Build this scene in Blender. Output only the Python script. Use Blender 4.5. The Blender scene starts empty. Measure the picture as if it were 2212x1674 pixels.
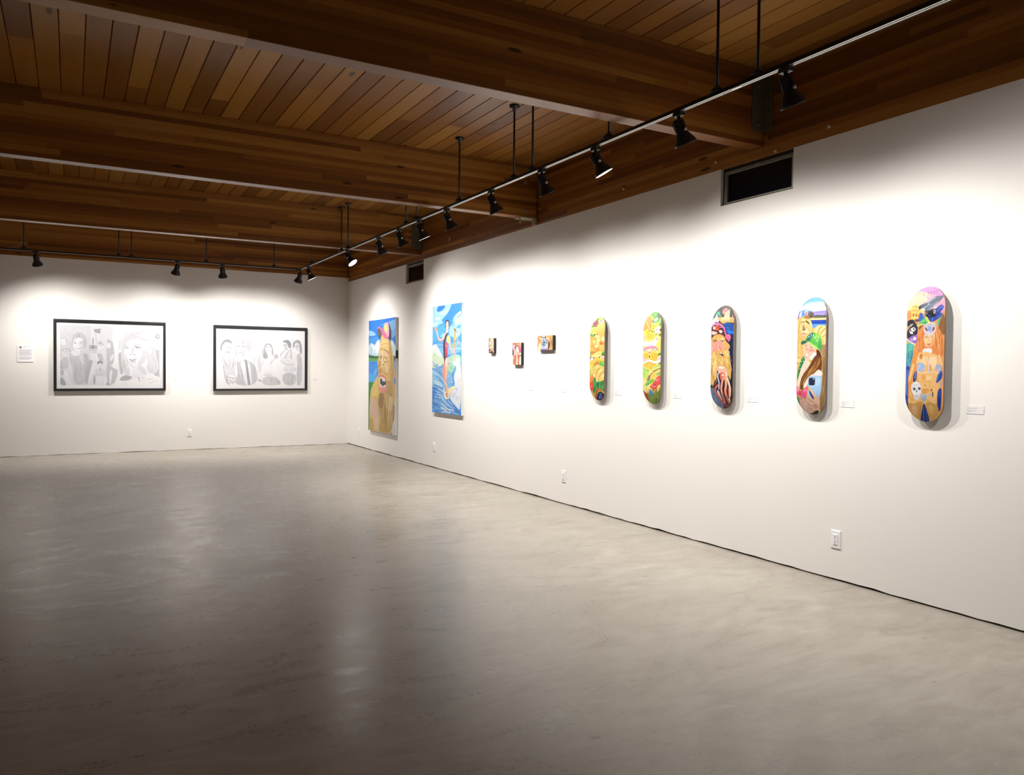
# Gallery interior: white walls with track lit paintings and skateboard decks under a timber ceiling.
# Metres. Corner of the two walls at the origin: right wall in the plane x = 0 (running to -y),
# back wall in the plane y = 0 (running to -x), floor z = 0.
import bpy, bmesh, math, random
import numpy as np
from mathutils import Vector, Matrix
random.seed(7)
sc = bpy.context.scene
col = sc.collection
PI = math.pi

# ------------------------------------------------------------------ object helpers
class MB:
    """collects vertices and faces for one mesh"""
    def __init__(s): s.v = []; s.f = []; s.m = []; s.sm = []
    def face(s, idx, m=0, sm=False): s.f.append(tuple(idx)); s.m.append(m); s.sm.append(sm)
    def box(s, x0, x1, y0, y1, z0, z1, m=0):
        n = len(s.v)
        s.v += [(x, y, z) for z in (z0, z1) for y in (y0, y1) for x in (x0, x1)]
        for q in ((0,2,3,1),(4,5,7,6),(0,1,5,4),(2,6,7,3),(0,4,6,2),(1,3,7,5)): s.face([n+i for i in q], m)
        return s
    def prism(s, prof, axis, a, b, m=0, sm=False):
        """profile of 2D points swept along axis ('x','y','z') from a to b"""
        n = len(s.v); k = len(prof)
        for t in (a, b):
            for p, q in prof:
                s.v.append({'x': (t, p, q), 'y': (p, t, q), 'z': (p, q, t)}[axis])
        for i in range(k):
            j = (i+1) % k; s.face((n+i, n+j, n+k+j, n+k+i), m, sm)
        s.face([n+i for i in reversed(range(k))], m); s.face([n+k+i for i in range(k)], m)
        return s
    def lathe(s, prof, seg=24, m=0, M=None, caps=True, sm=True):
        """profile of (r, z) revolved about z, then transformed by M"""
        n = len(s.v); M = M or Matrix()
        for r, z in prof:
            for i in range(seg):
                a = 2*PI*i/seg; s.v.append(tuple(M @ Vector((r*math.cos(a), r*math.sin(a), z))))
        for k in range(len(prof)-1):
            for i in range(seg):
                j = (i+1) % seg
                s.face((n+k*seg+i, n+k*seg+j, n+(k+1)*seg+j, n+(k+1)*seg+i), m, sm)
        if caps:
            s.face([n+i for i in reversed(range(seg))], m); L = n+(len(prof)-1)*seg
            s.face([L+i for i in range(seg)], m)
        return s
    def tube(s, pts, r, seg=8, m=0):
        pts = [Vector(p) for p in pts]; n = len(s.v); up = Vector((0.31, 0.52, 0.79))
        for i, p in enumerate(pts):
            d = (pts[min(i+1, len(pts)-1)] - pts[max(i-1, 0)]).normalized()
            a = d.cross(up).normalized(); b = d.cross(a)
            for k in range(seg):
                t = 2*PI*k/seg; s.v.append(tuple(p + a*r*math.cos(t) + b*r*math.sin(t)))
        for i in range(len(pts)-1):
            for k in range(seg):
                j = (k+1) % seg; s.face((n+i*seg+k, n+i*seg+j, n+(i+1)*seg+j, n+(i+1)*seg+k), m, True)
        s.face([n+k for k in reversed(range(seg))], m); L = n+(len(pts)-1)*seg; s.face([L+k for k in range(seg)], m)
        return s
    def build(s, name, mats, parent=None, bevel=0.0, tag=None):
        me = bpy.data.meshes.new(name)
        me.from_pydata(s.v, [], s.f)
        for mt in (mats if isinstance(mats, (list, tuple)) else [mats]): me.materials.append(mt)
        me.polygons.foreach_set('material_index', s.m); me.polygons.foreach_set('use_smooth', s.sm)
        bm = bmesh.new(); bm.from_mesh(me)
        bmesh.ops.recalc_face_normals(bm, faces=bm.faces)
        if bevel:
            ed = [e for e in bm.edges if len(e.link_faces) == 2 and e.calc_face_angle(0) > 0.9]
            bmesh.ops.bevel(bm, geom=ed, offset=bevel, segments=2, affect='EDGES', profile=0.6)
        bm.to_mesh(me); bm.free(); me.update()
        o = bpy.data.objects.new(name, me); col.objects.link(o)
        if parent: o.parent = parent
        if tag: setp(o, *tag)
        return o

def setp(o, label, cat, group=None):
    o['label'] = label; o['category'] = cat
    if group: o['group'] = group
    return o
def thing(name, label, cat, loc=(0,0,0), group=None):
    o = bpy.data.objects.new(name, None); o.empty_display_size = 0.05; o.location = loc
    col.objects.link(o)
    return setp(o, label, cat, group)
def structure(o): o['kind'] = 'structure'; return o

# ------------------------------------------------------------------ node helpers
class NT:
    def __init__(s, name):
        s.mat = bpy.data.materials.new(name); s.mat.use_nodes = True
        s.nt = s.mat.node_tree; s.nt.nodes.clear()
        s.out = s.nt.nodes.new('ShaderNodeOutputMaterial')
        s.b = s.nt.nodes.new('ShaderNodeBsdfPrincipled'); s.nt.links.new(s.b.outputs[0], s.out.inputs[0])
    def n(s, t, **kw):
        o = s.nt.nodes.new('ShaderNode'+t)
        for k, v in kw.items(): setattr(o, k, v)
        return o
    def put(s, sock, v):
        if hasattr(v, 'is_linked') or hasattr(v, 'links'): s.nt.links.new(v, sock)
        elif isinstance(v, (tuple, list)) and len(v) == 3 and sock.type == 'RGBA': sock.default_value = (*v, 1)
        else: sock.default_value = v
    def math(s, op, a, b=None, c=None):
        o = s.n('Math', operation=op)
        for i, v in enumerate((a, b, c)):
            if v is not None: s.put(o.inputs[i], v)
        return o.outputs[0]
    def mix(s, f, a, b, mode='MIX'):
        o = s.n('Mix', data_type='RGBA', blend_type=mode)
        s.put(o.inputs[0], f); s.put(o.inputs[6], a); s.put(o.inputs[7], b); return o.outputs[2]
    def pos(s):
        o = s.n('TexCoord'); sp = s.n('SeparateXYZ'); s.nt.links.new(o.outputs['Object'], sp.inputs[0]); return sp.outputs
    def vec(s, x, y, z):
        o = s.n('CombineXYZ')
        for i, v in enumerate((x, y, z)): s.put(o.inputs[i], v)
        return o.outputs[0]
    def noise(s, v, scale=5, detail=3, rough=0.5, dist=0.0):
        o = s.n('TexNoise'); s.put(o.inputs['Vector'], v); s.put(o.inputs['Scale'], scale)
        o.inputs['Detail'].default_value = detail; o.inputs['Roughness'].default_value = rough; o.inputs['Distortion'].default_value = dist
        return o.outputs[0]
    def white(s, v):
        o = s.n('TexWhiteNoise', noise_dimensions='3D'); s.put(o.inputs['Vector'], v); return o.outputs[0]
    def voro(s, v, scale=1.0, out='Distance', rnd=1.0):
        o = s.n('TexVoronoi'); s.put(o.inputs['Vector'], v); s.put(o.inputs['Scale'], scale); s.put(o.inputs['Randomness'], rnd)
        return o.outputs[out]
    def ramp(s, f, stops, interp='LINEAR'):
        o = s.n('ValToRGB'); s.put(o.inputs[0], f); e = o.color_ramp; e.interpolation = interp
        while len(e.elements) < len(stops): e.elements.new(0.5)
        for el, (p, c) in zip(e.elements, stops):
            el.position = p; el.color = (*c, 1) if len(c) == 3 else c
        return o.outputs[0]
    def ss(s, v, a, b, lo=0.0, hi=1.0):
        o = s.n('MapRange', interpolation_type='SMOOTHSTEP'); s.put(o.inputs[0], v)
        for i, x in enumerate((a, b, lo, hi)): o.inputs[1+i].default_value = x
        return o.outputs[0]
    def set(s, color=None, rough=None, spec=None, metal=None, bump=None, bump_d=0.01, bump_s=0.3):
        if color is not None: s.put(s.b.inputs['Base Color'], color)
        if rough is not None: s.put(s.b.inputs['Roughness'], rough)
        if spec is not None: s.b.inputs['Specular IOR Level'].default_value = spec
        if metal is not None: s.b.inputs['Metallic'].default_value = metal
        if bump is not None:
            o = s.n('Bump'); o.inputs['Strength'].default_value = bump_s; o.inputs['Distance'].default_value = bump_d
            s.put(o.inputs['Height'], bump); s.nt.links.new(o.outputs[0], s.b.inputs['Normal'])
        return s.mat

def plain(name, color, rough=0.5, spec=0.5, metal=0.0, grain=0.04, scale=60):
    t = NT(name); P = t.n('TexCoord').outputs['Object']
    f = t.noise(P, scale, 2); c = tuple(color)
    lo = tuple(x*(1-grain) for x in c); hi = tuple(min(1, x*(1+grain)) for x in c)
    return t.set(t.mix(f, lo, hi), rough, spec, metal)

def wood(name, axis, lam, cols, rough=0.36, plank=False, knots=1.0, grainfreq=46):
    """laminated timber: boards of height lam stacked across, grain along axis"""
    t = NT(name); x, y, z = t.pos()
    if plank: u, a, b = y, t.math('ADD', x, 1.62 - 0.154*2), z
    elif axis == 'x': u, a, b = x, z, y
    else: u, a, b = y, z, x
    wob = t.math('MULTIPLY', t.math('SUBTRACT', t.noise(t.vec(t.math('MULTIPLY', u, 0.9), 0.0, 3.3), 1.0, 2), 0.5), 0.0 if plank else 0.004)
    row = t.math('FLOOR', t.math('DIVIDE', t.math('ADD', a, wob), lam))
    shift = t.white(t.vec(row, 7.1, t.math('ROUND', t.math('MULTIPLY', b, 1.2))))
    seg = t.math('FLOOR', t.math('ADD', t.math('MULTIPLY', u, 0.33), t.math('MULTIPLY', shift, 9.0)))
    rnd = t.white(t.vec(row, seg, 2.7))
    g1 = t.noise(t.vec(t.math('MULTIPLY', u, 1.3), t.math('MULTIPLY', a, grainfreq), t.math('ADD', t.math('MULTIPLY', b, grainfreq), t.math('MULTIPLY', row, 5.3))), 1.0, 5, 0.62, 0.6)
    g2 = t.noise(t.vec(t.math('MULTIPLY', u, 0.5), t.math('MULTIPLY', a, 9), t.math('ADD', row, b)), 1.0, 3, 0.6, 1.2)
    f = t.math('ADD', t.math('MULTIPLY', rnd, 0.60), t.math('ADD', t.math('MULTIPLY', g1, 0.25), t.math('MULTIPLY', g2, 0.25)))
    c = t.ramp(f, [(0.12, cols[0]), (0.42, cols[1]), (0.65, cols[2]), (0.95, cols[3])])
    # knots
    kx = t.vec(t.math('MULTIPLY', u, 1.55), t.math('MULTIPLY', a, 6.5 if not plank else 4.6), t.math('MULTIPLY', b, 4.0))
    kd = t.voro(kx, 1.25); kr = t.voro(kx, 1.25, 'Color')
    ks = t.n('SeparateColor'); t.put(ks.inputs[0], kr)
    size = t.ss(ks.outputs[0], 0.45, 1.0, 0.0, 0.13)
    kn = t.math('MULTIPLY', t.ss(t.math('SUBTRACT', kd, size), -0.035, 0.02, 1.0, 0.0), 0.85*knots)
    kn = t.math('MULTIPLY', kn, t.ss(ks.outputs[0], 0.44, 0.5))
    c = t.mix(kn, c, tuple(v*0.12 for v in cols[0]))
    if not plank:   # thin glue lines
        fr = t.math('FRACT', t.math('DIVIDE', t.math('ADD', a, wob), lam))
        gl = t.ss(t.math('ABSOLUTE', t.math('SUBTRACT', fr, 0.5)), 0.47, 0.5, 0.0, 0.35)
        c = t.mix(gl, c, tuple(v*0.45 for v in cols[0]))
    r = t.math('ADD', t.math('MULTIPLY', g1, 0.14), rough-0.07)
    return t.set(c, r, 0.5, bump=g1, bump_d=0.0025, bump_s=0.35)

# ------------------------------------------------------------------ painter for the artworks
def chaikin(P, it=2):
    for _ in range(it):
        Q = np.roll(P, -1, 0); n = np.empty((2*len(P), 2)); n[0::2] = 0.75*P+0.25*Q; n[1::2] = 0.25*P+0.75*Q; P = n
    return P
def resample(P, n):
    d = np.r_[0, np.cumsum(np.hypot(*np.diff(P, axis=0).T))]; t = np.linspace(0, d[-1], n)
    return np.stack([np.interp(t, d, P[:, 0]), np.interp(t, d, P[:, 1])], 1)
def smooth_line(P):
    if len(P) < 3: return P
    for _ in range(2):
        a = 0.75*P[:-1]+0.25*P[1:]; b = 0.25*P[:-1]+0.75*P[1:]; m = np.empty((2*len(a), 2)); m[0::2] = a; m[1::2] = b
        P = np.vstack([P[:1], m, P[-1:]])
    return P
def paint(text, nx, ny, ratio, seed=1, mottled=0.03):
    """rasterises the brush list to a (ny, nx, 3) sRGB array; u 0..1000 across, v 0..1000*ratio down"""
    S = 3; W, H = nx*S, ny*S
    rng = np.random.RandomState(seed)
    img = np.zeros((H, W, 3), np.float32)
    us = (np.arange(W)+0.5)/W*1000; vs = (np.arange(H)+0.5)/H*1000*ratio
    rgb = lambda t: np.array([float(x)/255 for x in t], np.float32)
    def window(P, pad=0):
        i0, i1 = np.searchsorted(us, [P[:, 0].min()-pad, P[:, 0].max()+pad]); j0, j1 = np.searchsorted(vs, [P[:, 1].min()-pad, P[:, 1].max()+pad])
        return i0, i1, j0, j1
    def poly(P, c):
        i0, i1, j0, j1 = window(P)
        if i1 <= i0 or j1 <= j0: return
        U = us[i0:i1][None, :]; V = vs[j0:j1][:, None]; inside = np.zeros((j1-j0, i1-i0), bool)
        Q = np.roll(P, -1, 0)
        for (x0, y0), (x1, y1) in zip(P, Q):
            if y0 == y1: continue
            a, b = np.searchsorted(vs[j0:j1], [min(y0, y1), max(y0, y1)])
            if b > a: inside[a:b] ^= U < (x0+(V[a:b]-y0)*(x1-x0)/(y1-y0))
        img[j0:j1, i0:i1][inside] = c
    def stroke(P, w, c):
        i0, i1, j0, j1 = window(P, w)
        if i1 <= i0 or j1 <= j0: return
        U = us[i0:i1][None, :]; V = vs[j0:j1][:, None]; m = np.zeros((j1-j0, i1-i0), bool); h = w/2
        for (x0, y0), (x1, y1) in zip(P[:-1], P[1:]):
            a0, a1 = np.searchsorted(us[i0:i1], [min(x0, x1)-h, max(x0, x1)+h]); b0, b1 = np.searchsorted(vs[j0:j1], [min(y0, y1)-h, max(y0, y1)+h])
            if a1 <= a0 or b1 <= b0: continue
            dx, dy = x1-x0, y1-y0; L = dx*dx+dy*dy+1e-9
            t = np.clip(((U[:, a0:a1]-x0)*dx+(V[b0:b1]-y0)*dy)/L, 0, 1)
            m[b0:b1, a0:a1] |= (U[:, a0:a1]-x0-t*dx)**2+(V[b0:b1]-y0-t*dy)**2 <= h*h
        img[j0:j1, i0:i1][m] = c
    pts = lambda tk: np.array(tk, float).reshape(-1, 2)
    for line in text.strip().split('\n'):
        tk = line.split(); k = tk[0]
        if k == 'b': img[:] = rgb(tk[1:4])
        elif k == 'p': poly(chaikin(pts(tk[4:])), rgb(tk[1:4]))
        elif k == 'q': poly(pts(tk[4:]), rgb(tk[1:4]))
        elif k == 's': stroke(smooth_line(pts(tk[5:])), float(tk[4]), rgb(tk[1:4]))
        elif k == 'e':
            a = np.linspace(0, 2*PI, 25)[:-1]; u, v, rx, ry = map(float, tk[4:8])
            poly(np.stack([u+rx*np.cos(a), v+ry*np.sin(a)], 1), rgb(tk[1:4]))
        elif k == 'h':
            nc = int(tk[1]); cs = [rgb(tk[2+3*i:5+3*i]) for i in range(nc)]; c0 = 2+3*nc
            n = int(tk[c0]); w = float(tk[c0+1]); s = tk.index('/')
            A = resample(smooth_line(pts(tk[c0+2:s])), 9); B = resample(smooth_line(pts(tk[s+1:])), 9)
            order = rng.permutation(n)
            for q in order:
                t = np.clip((q+rng.uniform(-0.4, 0.4))/max(n-1, 1), 0, 1)
                Q = A*(1-t)+B*t; a = rng.uniform(0, 0.55); b = a+rng.uniform(0.3, 0.5)
                R = resample(smooth_line(Q), 40)[int(a*40):max(int(a*40)+4, int(b*40))]
                R = R + np.stack([w*0.5*np.sin(np.linspace(0, 5, len(R))+q), 0*np.arange(len(R))], 1)
                stroke(R, w*rng.uniform(0.45, 1.15), cs[rng.randint(len(cs))])
    img = img.reshape(ny, S, nx, S, 3).mean((1, 3))
    # brush-to-brush value variation
    g = rng.normal(0, 1, (ny//3+2, nx//3+2)); g = np.kron(g, np.ones((3, 3)))[:ny, :nx]
    return np.clip(img*(1+mottled*0.5*g[..., None]), 0, 1)

def art_mesh(name, V, nx, ny, img, mat, parent):
    """grid of (ny, nx) vertices carrying the painted colours"""
    me = bpy.data.meshes.new(name)
    idx = np.arange(nx*ny).reshape(ny, nx)
    F = np.stack([idx[:-1, :-1], idx[1:, :-1], idx[1:, 1:], idx[:-1, 1:]], -1).reshape(-1, 4)
    me.vertices.add(nx*ny); me.vertices.foreach_set('co', np.asarray(V, np.float32).ravel())
    me.loops.add(F.size); me.loops.foreach_set('vertex_index', F.ravel().astype(np.int32))
    me.polygons.add(len(F)); me.polygons.foreach_set('loop_start', np.arange(0, F.size, 4, dtype=np.int32))
    me.polygons.foreach_set('use_smooth', np.ones(len(F), bool))
    me.update(calc_edges=True); me.validate()
    at = me.color_attributes.new('paint', 'FLOAT_COLOR', 'POINT')
    lin = np.where(img <= 0.04045, img/12.92, ((img+0.055)/1.055)**2.4)
    at.data.foreach_set('color', np.concatenate([lin, np.ones((ny, nx, 1))], -1).astype(np.float32).ravel())
    me.materials.append(mat)
    o = bpy.data.objects.new(name, me); col.objects.link(o); o.parent = parent
    return o
# ------------------------------------------------------------------ tunables
WALL_C = (0.80, 0.785, 0.76)
BEAM_C = ((0.0898, 0.0272, 0.0053), (0.1870, 0.0626, 0.0095), (0.2842, 0.1088, 0.0169), (0.4338, 0.1972, 0.0422))
PLANK_C = ((0.1378, 0.0474, 0.0079), (0.2230, 0.0829, 0.0123), (0.3018, 0.1243, 0.0194), (0.3936, 0.1894, 0.0396))
FLOOR_C = ((0.2128, 0.1848, 0.1512), (0.3024, 0.2722, 0.2330), (0.3696, 0.3416, 0.2968), (0.4704, 0.4424, 0.3920), (0.2800, 0.2822, 0.2296))
FLOOR_R, FLOOR_S = 0.30, 0.5
ART_GAIN = 0.72
BULB_E = 14.0
SPOT_A, SPOT_B = 132, 1.0
LIGHT_C = (1.0, 0.955, 0.905)
LAMP_W = 116.0
EXPOSURE = 0.0
# y along the right track, aim point (y, z) on the wall, share of the power, description
RIGHT_LAMPS = (
    (-1.758, -1.90, 0.50, 1.5, 'black track spotlight second from the track corner, above the creature canvas'),
    (-3.750, -4.90, 0.90, 1.0, 'glowing black track spotlight turned toward the camera under a pair of rods'),
    (-4.993, -4.55, 0.50, 1.0, 'black track spotlight just right of the glowing one, above the surfer canvas'),
    (-5.671, -5.75, 0.50, 1.0, 'black track spotlight left of the farthest steel angle bracket'),
    (-6.270, -6.40, 0.50, 1.0, 'black track spotlight right of the farthest steel angle bracket'),
    (-6.971, -7.05, 0.50, 1.0, 'black track spotlight below the far single rod, left of the middle beam seat'),
    (-7.917, -8.00, 0.50, 1.0, 'black track spotlight above the pepper deck, left of the near pair of rods'),
    (-8.775, -8.85, 0.50, 1.0, 'black track spotlight just right of the middle ceiling beam end'),
    (-9.506, -10.0, 0.70, 1.0, 'black track spotlight with a bright crescent of its lamp face showing'),
    (-10.385, -10.47, 0.50, 1.0, 'black track spotlight under the nearest ceiling beam, second nearest the camera'),
    (-11.214, -11.30, 0.50, 1.0, 'largest black track spotlight, nearest the camera at the right of the picture'),
    (-12.900, -11.60, 0.50, 0.8, 'black track spotlight farthest along the right track beyond the feed box'),
)
BACK_LAMPS = (
    (-4.910, -4.45, 0.50, 1.35, 'black track spotlight on the back track beside the leftmost rod'),
    (-3.057, -3.45, 0.50, 1.35, 'black track spotlight on the back track above the right end of the left drawing'),
    (-2.404, -2.00, 0.50, 1.35, 'black track spotlight on the back track above the left end of the right drawing'),
)
ART = {
'P1': '''
b 24 128 238
p 62 152 236 -32 228 335 219 482 269 485 485 -29 479
p 150 212 250 5 114 76 143 137 137 320 198 169 206 7 211
p 120 180 236 421 96 593 56 761 52 1003 16 1012 131 899 160 818 171 734 55
p 110 165 226 838 167 1012 131 1013 212 901 266 833 235
p 40 100 190 887 256 1013 222 1016 385
p 200 228 245 1 333 109 292 239 339 350 260 453 273 456 489 3 477
p 240 247 250 109 294 186 337 247 359 350 262 417 292 397 443 233 446 172 378
s 150 190 225 15 95 367 111 419 80 460
s 150 190 225 13 263 390 248 441
p 195 225 232 840 255 1009 370 1017 485 891 484 834 352
q 40 120 52 -13 469 111 463 249 478 398 480 398 512 -13 508
s 25 80 35 16 18 480 188 487 383 494
q 112 190 92 -13 506 398 509 399 547 -12 545
s 60 150 70 12 3 527 384 524
q 60 98 70 924 480 1017 485 1018 545 925 540
q 52 152 250 -28 542 406 545 410 792 -24 799
p 112 190 255 161 724 326 610 342 671 223 759
p 30 130 235 20 558 310 554 190 595
p 120 200 255 14 689 146 729 22 720
q 92 160 222 925 542 1025 543 1027 687 927 687
q 72 180 255 -25 728 409 724 410 823 -24 828
q 25 140 56 -39 825 432 819 442 1456 -30 1478
s 15 110 40 25 -4 859 2 1468
p 225 188 98 409 724 269 782 163 861 88 935 44 1146 36 1460 49 1511 1040 1504 1027 698
p 200 165 95 390 947 698 918 696 770 948 718 957 863 937 1067 971 1200 838 1481 391 1475 439 1295 386 1156
h 6 235 210 152 168 124 62 214 178 104 145 104 54 228 202 160 200 160 90 70 13 398 952 390 1130 451 1304 395 1475 / 956 791 924 1058 966 1201 838 1471
p 160 124 74 405 952 593 956 567 1122 496 1176 393 1130
h 3 120 88 50 190 150 95 150 112 64 14 11 412 957 400 1140 / 586 961 567 1132
p 222 200 150 762 995 898 971 901 1156 834 1188 765 1162
h 2 235 220 180 205 180 125 10 12 769 985 778 1171 / 898 971 888 1176
p 236 206 112 390 734 283 771 179 850 95 935 89 1008 391 1013 398 876
h 2 222 182 80 245 222 140 14 11 328 771 194 860 119 945 104 1002 / 388 785 382 876 375 953 361 1009
p 222 188 166 211 1004 105 1049 39 1156 61 1249 170 1295 221 1467 398 1470 442 1294 382 1181 348 1081
p 228 200 150 261 1264 395 1262 425 1301 398 1465 264 1464
p 205 165 76 54 1276 193 1309 221 1473 36 1481
p 235 165 155 122 1204 184 1206 200 1273 154 1270
s 190 140 110 8 211 1007 302 1032 363 1111 379 1191
p 226 223 223 1032 1024 947 1057 977 1099 971 1200 954 1288 903 1308 859 1480 1040 1504
s 120 90 75 13 943 1076 967 1114 962 1206 933 1280
s 200 200 200 5 905 1389 965 1413
s 200 200 200 5 919 1417 972 1384
p 232 195 120 510 195 460 263 433 393 383 494 340 559 386 646 370 798 717 792 1002 788 957 596 903 441 827 298 737 261 525 215
p 206 166 96 751 272 827 298 892 426 946 571 969 788 773 791 776 546 753 399
h 3 230 195 125 175 130 65 212 172 100 22 11 765 277 780 400 790 595 773 787 / 827 303 903 441 953 596 989 783
p 240 210 140 525 265 723 271 760 429 584 386 484 384
s 205 160 85 8 490 332 583 324 710 321
s 205 160 85 6 513 370 598 362 711 374
p 235 200 166 584 396 712 428 761 507 600 476
p 236 206 176 530 390 528 465 424 451
s 125 82 42 12 481 387 530 385
s 125 82 42 11 584 389 684 418 767 439
p 205 150 76 445 494 514 485 499 595 458 610 393 646 367 575
p 205 150 84 386 646 516 630 506 695 409 732
p 243 221 170 520 420 559 421 561 545 598 560 590 590 545 618 473 608 514 495
e 60 42 32 559 590 14 14
s 150 110 70 10 565 490 577 535 630 566 713 541
e 246 236 190 639 521 42 24
e 150 142 64 650 519 15 14
s 110 80 50 9 586 501 643 494 699 516
e 230 190 170 454 525 32 23
s 110 82 50 10 405 502 456 494 514 485
e 90 60 40 493 482 20 7
p 240 210 166 630 585 728 576 760 684 674 724 617 655
s 175 120 66 9 531 635 546 675 660 717 723 723
s 175 120 66 8 617 635 646 684 723 709
s 170 115 60 7 769 546 784 644 758 723
p 108 88 72 333 122 377 106 451 137 495 184 513 205 464 243 446 265 379 220 341 163
p 70 52 48 379 210 438 222 447 263 402 241
p 242 112 152 312 116 377 93 465 103 552 136 739 243 709 262 625 259 553 226 510 179 466 138 392 109 336 127
p 250 182 206 555 136 580 78 650 51 720 55 765 106 773 194 739 252 709 231
p 246 236 112 578 132 608 79 664 77 710 118 702 167 652 177
s 205 190 40 8 623 114 658 108
s 205 190 40 8 623 154 658 150
p 52 38 54 731 55 789 87 841 158 849 236 823 301 751 267 773 194 765 106
s 150 60 90 7 709 261 744 247 775 204
p 240 142 122 379 727 518 735 675 768 664 793 547 770 460 746 380 757
p 240 170 156 399 724 547 723 670 751 700 844 666 934 593 957 402 939 411 866
p 246 236 232 417 754 518 743 661 776 665 860 549 885 430 875
q 45 36 42 453 771 511 769 536 798 548 815 579 797 591 812 608 797 622 816 633 816 654 781 672 781 665 845 591 852 556 873 520 854 454 837
p 85 78 82 490 809 548 823 634 828 606 846 534 843
p 236 130 116 399 724 547 720 670 749 654 777 547 744 446 746
p 241 146 136 411 893 491 884 578 907 666 890 663 935 593 955 492 935 409 931
p 250 190 185 463 905 535 905 521 916 463 915
''',
'P2': '''
b 72 166 246
p 162 216 246 -41 -14 214 -2 145 73 446 2 683 -4 555 120 368 194 328 215 383 263 260 268 163 315 -36 313
p 205 234 248 119 164 300 162 259 211 91 203
p 200 232 248 6 245 232 233 121 296 -7 302
p 190 228 250 257 92 394 94 553 54 581 94 422 141 258 137
p 46 132 230 207 0 457 0 420 52 257 93 134 74
p 56 146 236 664 0 998 -4 1000 104 814 152 712 201 611 318 464 266 314 214 395 184 568 121
p 165 216 246 1000 104 1007 485 613 478 572 344 714 284 713 212 826 147
p 222 240 250 976 113 977 172 790 216 726 218 839 154
p 215 238 250 777 237 916 223 977 205 979 280 842 306 791 282
s 70 150 225 15 662 298 739 268
s 80 160 230 11 689 321 766 303
p 90 165 235 817 338 967 301 974 344 868 362
s 60 140 220 13 840 197 952 165
p 86 182 250 -36 318 163 315 451 294 453 400 263 439 -31 586
p 150 212 248 304 423 439 394 427 467 263 462
p 130 195 245 -31 586 195 545 388 567 576 577 1007 507 1011 722 -29 720
s 95 165 235 19 196 597 375 607
s 90 160 230 14 845 507 983 506
s 180 220 248 18 616 639 973 641
p 236 246 246 -38 592 125 547 213 620 329 702 433 805 434 861 -41 860
p 206 232 192 -44 714 155 677 222 861 -41 860
h 3 240 248 240 185 220 170 215 238 215 16 11 -15 709 270 855 / -27 837 59 855
p 186 230 206 545 736 980 711 983 862 561 861
h 2 150 210 180 215 240 225 10 10 565 744 962 721 / 580 839 964 829
p 216 238 206 -43 728 432 734 380 886 -40 939
p 140 200 240 -40 921 394 891 424 1083 639 1207 455 1285 -36 1195
p 58 138 224 -36 1160 220 1161 455 1285 694 1372 1000 1527 1002 1592 -29 1604
h 6 238 246 250 170 214 244 42 112 206 92 166 236 200 230 250 60 130 215 80 10 -43 775 201 857 396 1016 466 1195 / -29 1581 446 1559 684 1566 977 1577
h 3 230 242 250 60 130 220 120 190 242 30 8 -15 1148 275 1177 441 1308 976 1539 / -9 1498 211 1505 446 1556 579 1571
p 140 196 240 542 953 675 1013 741 1089 728 1128 599 1197 546 1171 504 1059
h 2 200 225 246 95 160 230 12 9 517 1048 727 1067 / 546 1159 716 1134
p 165 225 200 567 847 672 858 826 875 726 968 675 1021 563 969
s 70 140 140 10 596 969 662 1007 726 968
s 100 180 160 10 620 891 725 930
s 60 120 200 12 702 1101 753 1078 727 1056
p 236 241 249 987 740 800 793 698 858 852 891 777 979 747 1056 806 1154 621 1302 655 1373 811 1444 1000 1527
p 214 222 240 680 1300 807 1241 833 1284 732 1343
p 205 214 236 781 1198 907 1184 883 1228 807 1230
p 214 222 240 809 1318 922 1292 910 1358 835 1366
p 224 230 244 855 1087 955 1053 956 1118
s 120 170 225 10 656 1420 695 1460
s 70 130 205 13 734 1442 811 1477 963 1524
s 70 120 190 15 523 1367 615 1364 629 1385
p 250 238 186 573 1209 677 1173 799 1157 781 1193 627 1280 615 1336 549 1363 456 1353 428 1280 494 1233
p 252 250 248 417 1281 467 1245 622 1336 536 1368 449 1347
p 238 232 210 386 1219 440 1195 467 1240 414 1258
p 250 190 166 413 804 447 841 459 779 526 749 569 780 579 914 543 981 492 1093 546 1182 590 1264 575 1332 523 1354 468 1307 507 1233 466 1150 384 1084 364 914
p 240 158 134 420 810 450 846 436 982 454 1111 384 1084 364 914
p 254 232 220 473 779 526 757 547 836 502 914 467 858
s 225 140 115 9 447 858 443 981 465 1105
p 225 150 110 455 1285 521 1261 562 1304 549 1347 509 1340
s 255 225 210 10 509 1306 509 1340
s 246 206 196 39 143 355 179 402 222 489 319 512 427 467
s 235 165 140 16 216 506 319 526 401 494
e 236 186 150 122 339 51 23
e 200 140 100 115 339 25 12
p 248 206 190 472 340 565 343 562 405 454 445 400 472 366 459 480 401
p 62 52 72 449 305 458 238 516 212 586 244 600 306 571 327 452 333
p 250 216 202 471 295 491 251 530 236 564 260 571 316 539 365 485 346
s 220 140 130 8 503 358 530 358
s 225 160 150 7 518 297 529 325
s 246 200 186 34 593 450 630 529 602 584 669 668 734 683
p 250 226 142 533 431 600 472 630 529 582 575 479 519
p 220 72 112 455 521 578 577 537 638 555 750 439 748 443 580
p 240 130 150 469 552 563 583 510 637 470 614
p 46 38 54 536 395 454 440 380 561 410 748 434 861 462 749 443 580 455 524 536 431
p 110 42 72 399 739 559 741 459 773 440 845
p 150 106 72 766 340 820 381 838 426 735 372
s 240 160 112 44 780 407 781 478 760 549 746 631
e 250 200 82 788 495 46 24
e 246 186 62 745 595 46 23
s 246 192 164 18 825 414 860 503 912 593
s 90 100 120 10 897 588 935 605
s 248 196 172 28 733 636 785 697 787 801
s 246 190 165 20 721 674 670 723 672 861
s 240 172 140 20 666 742 672 861
''',
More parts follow.
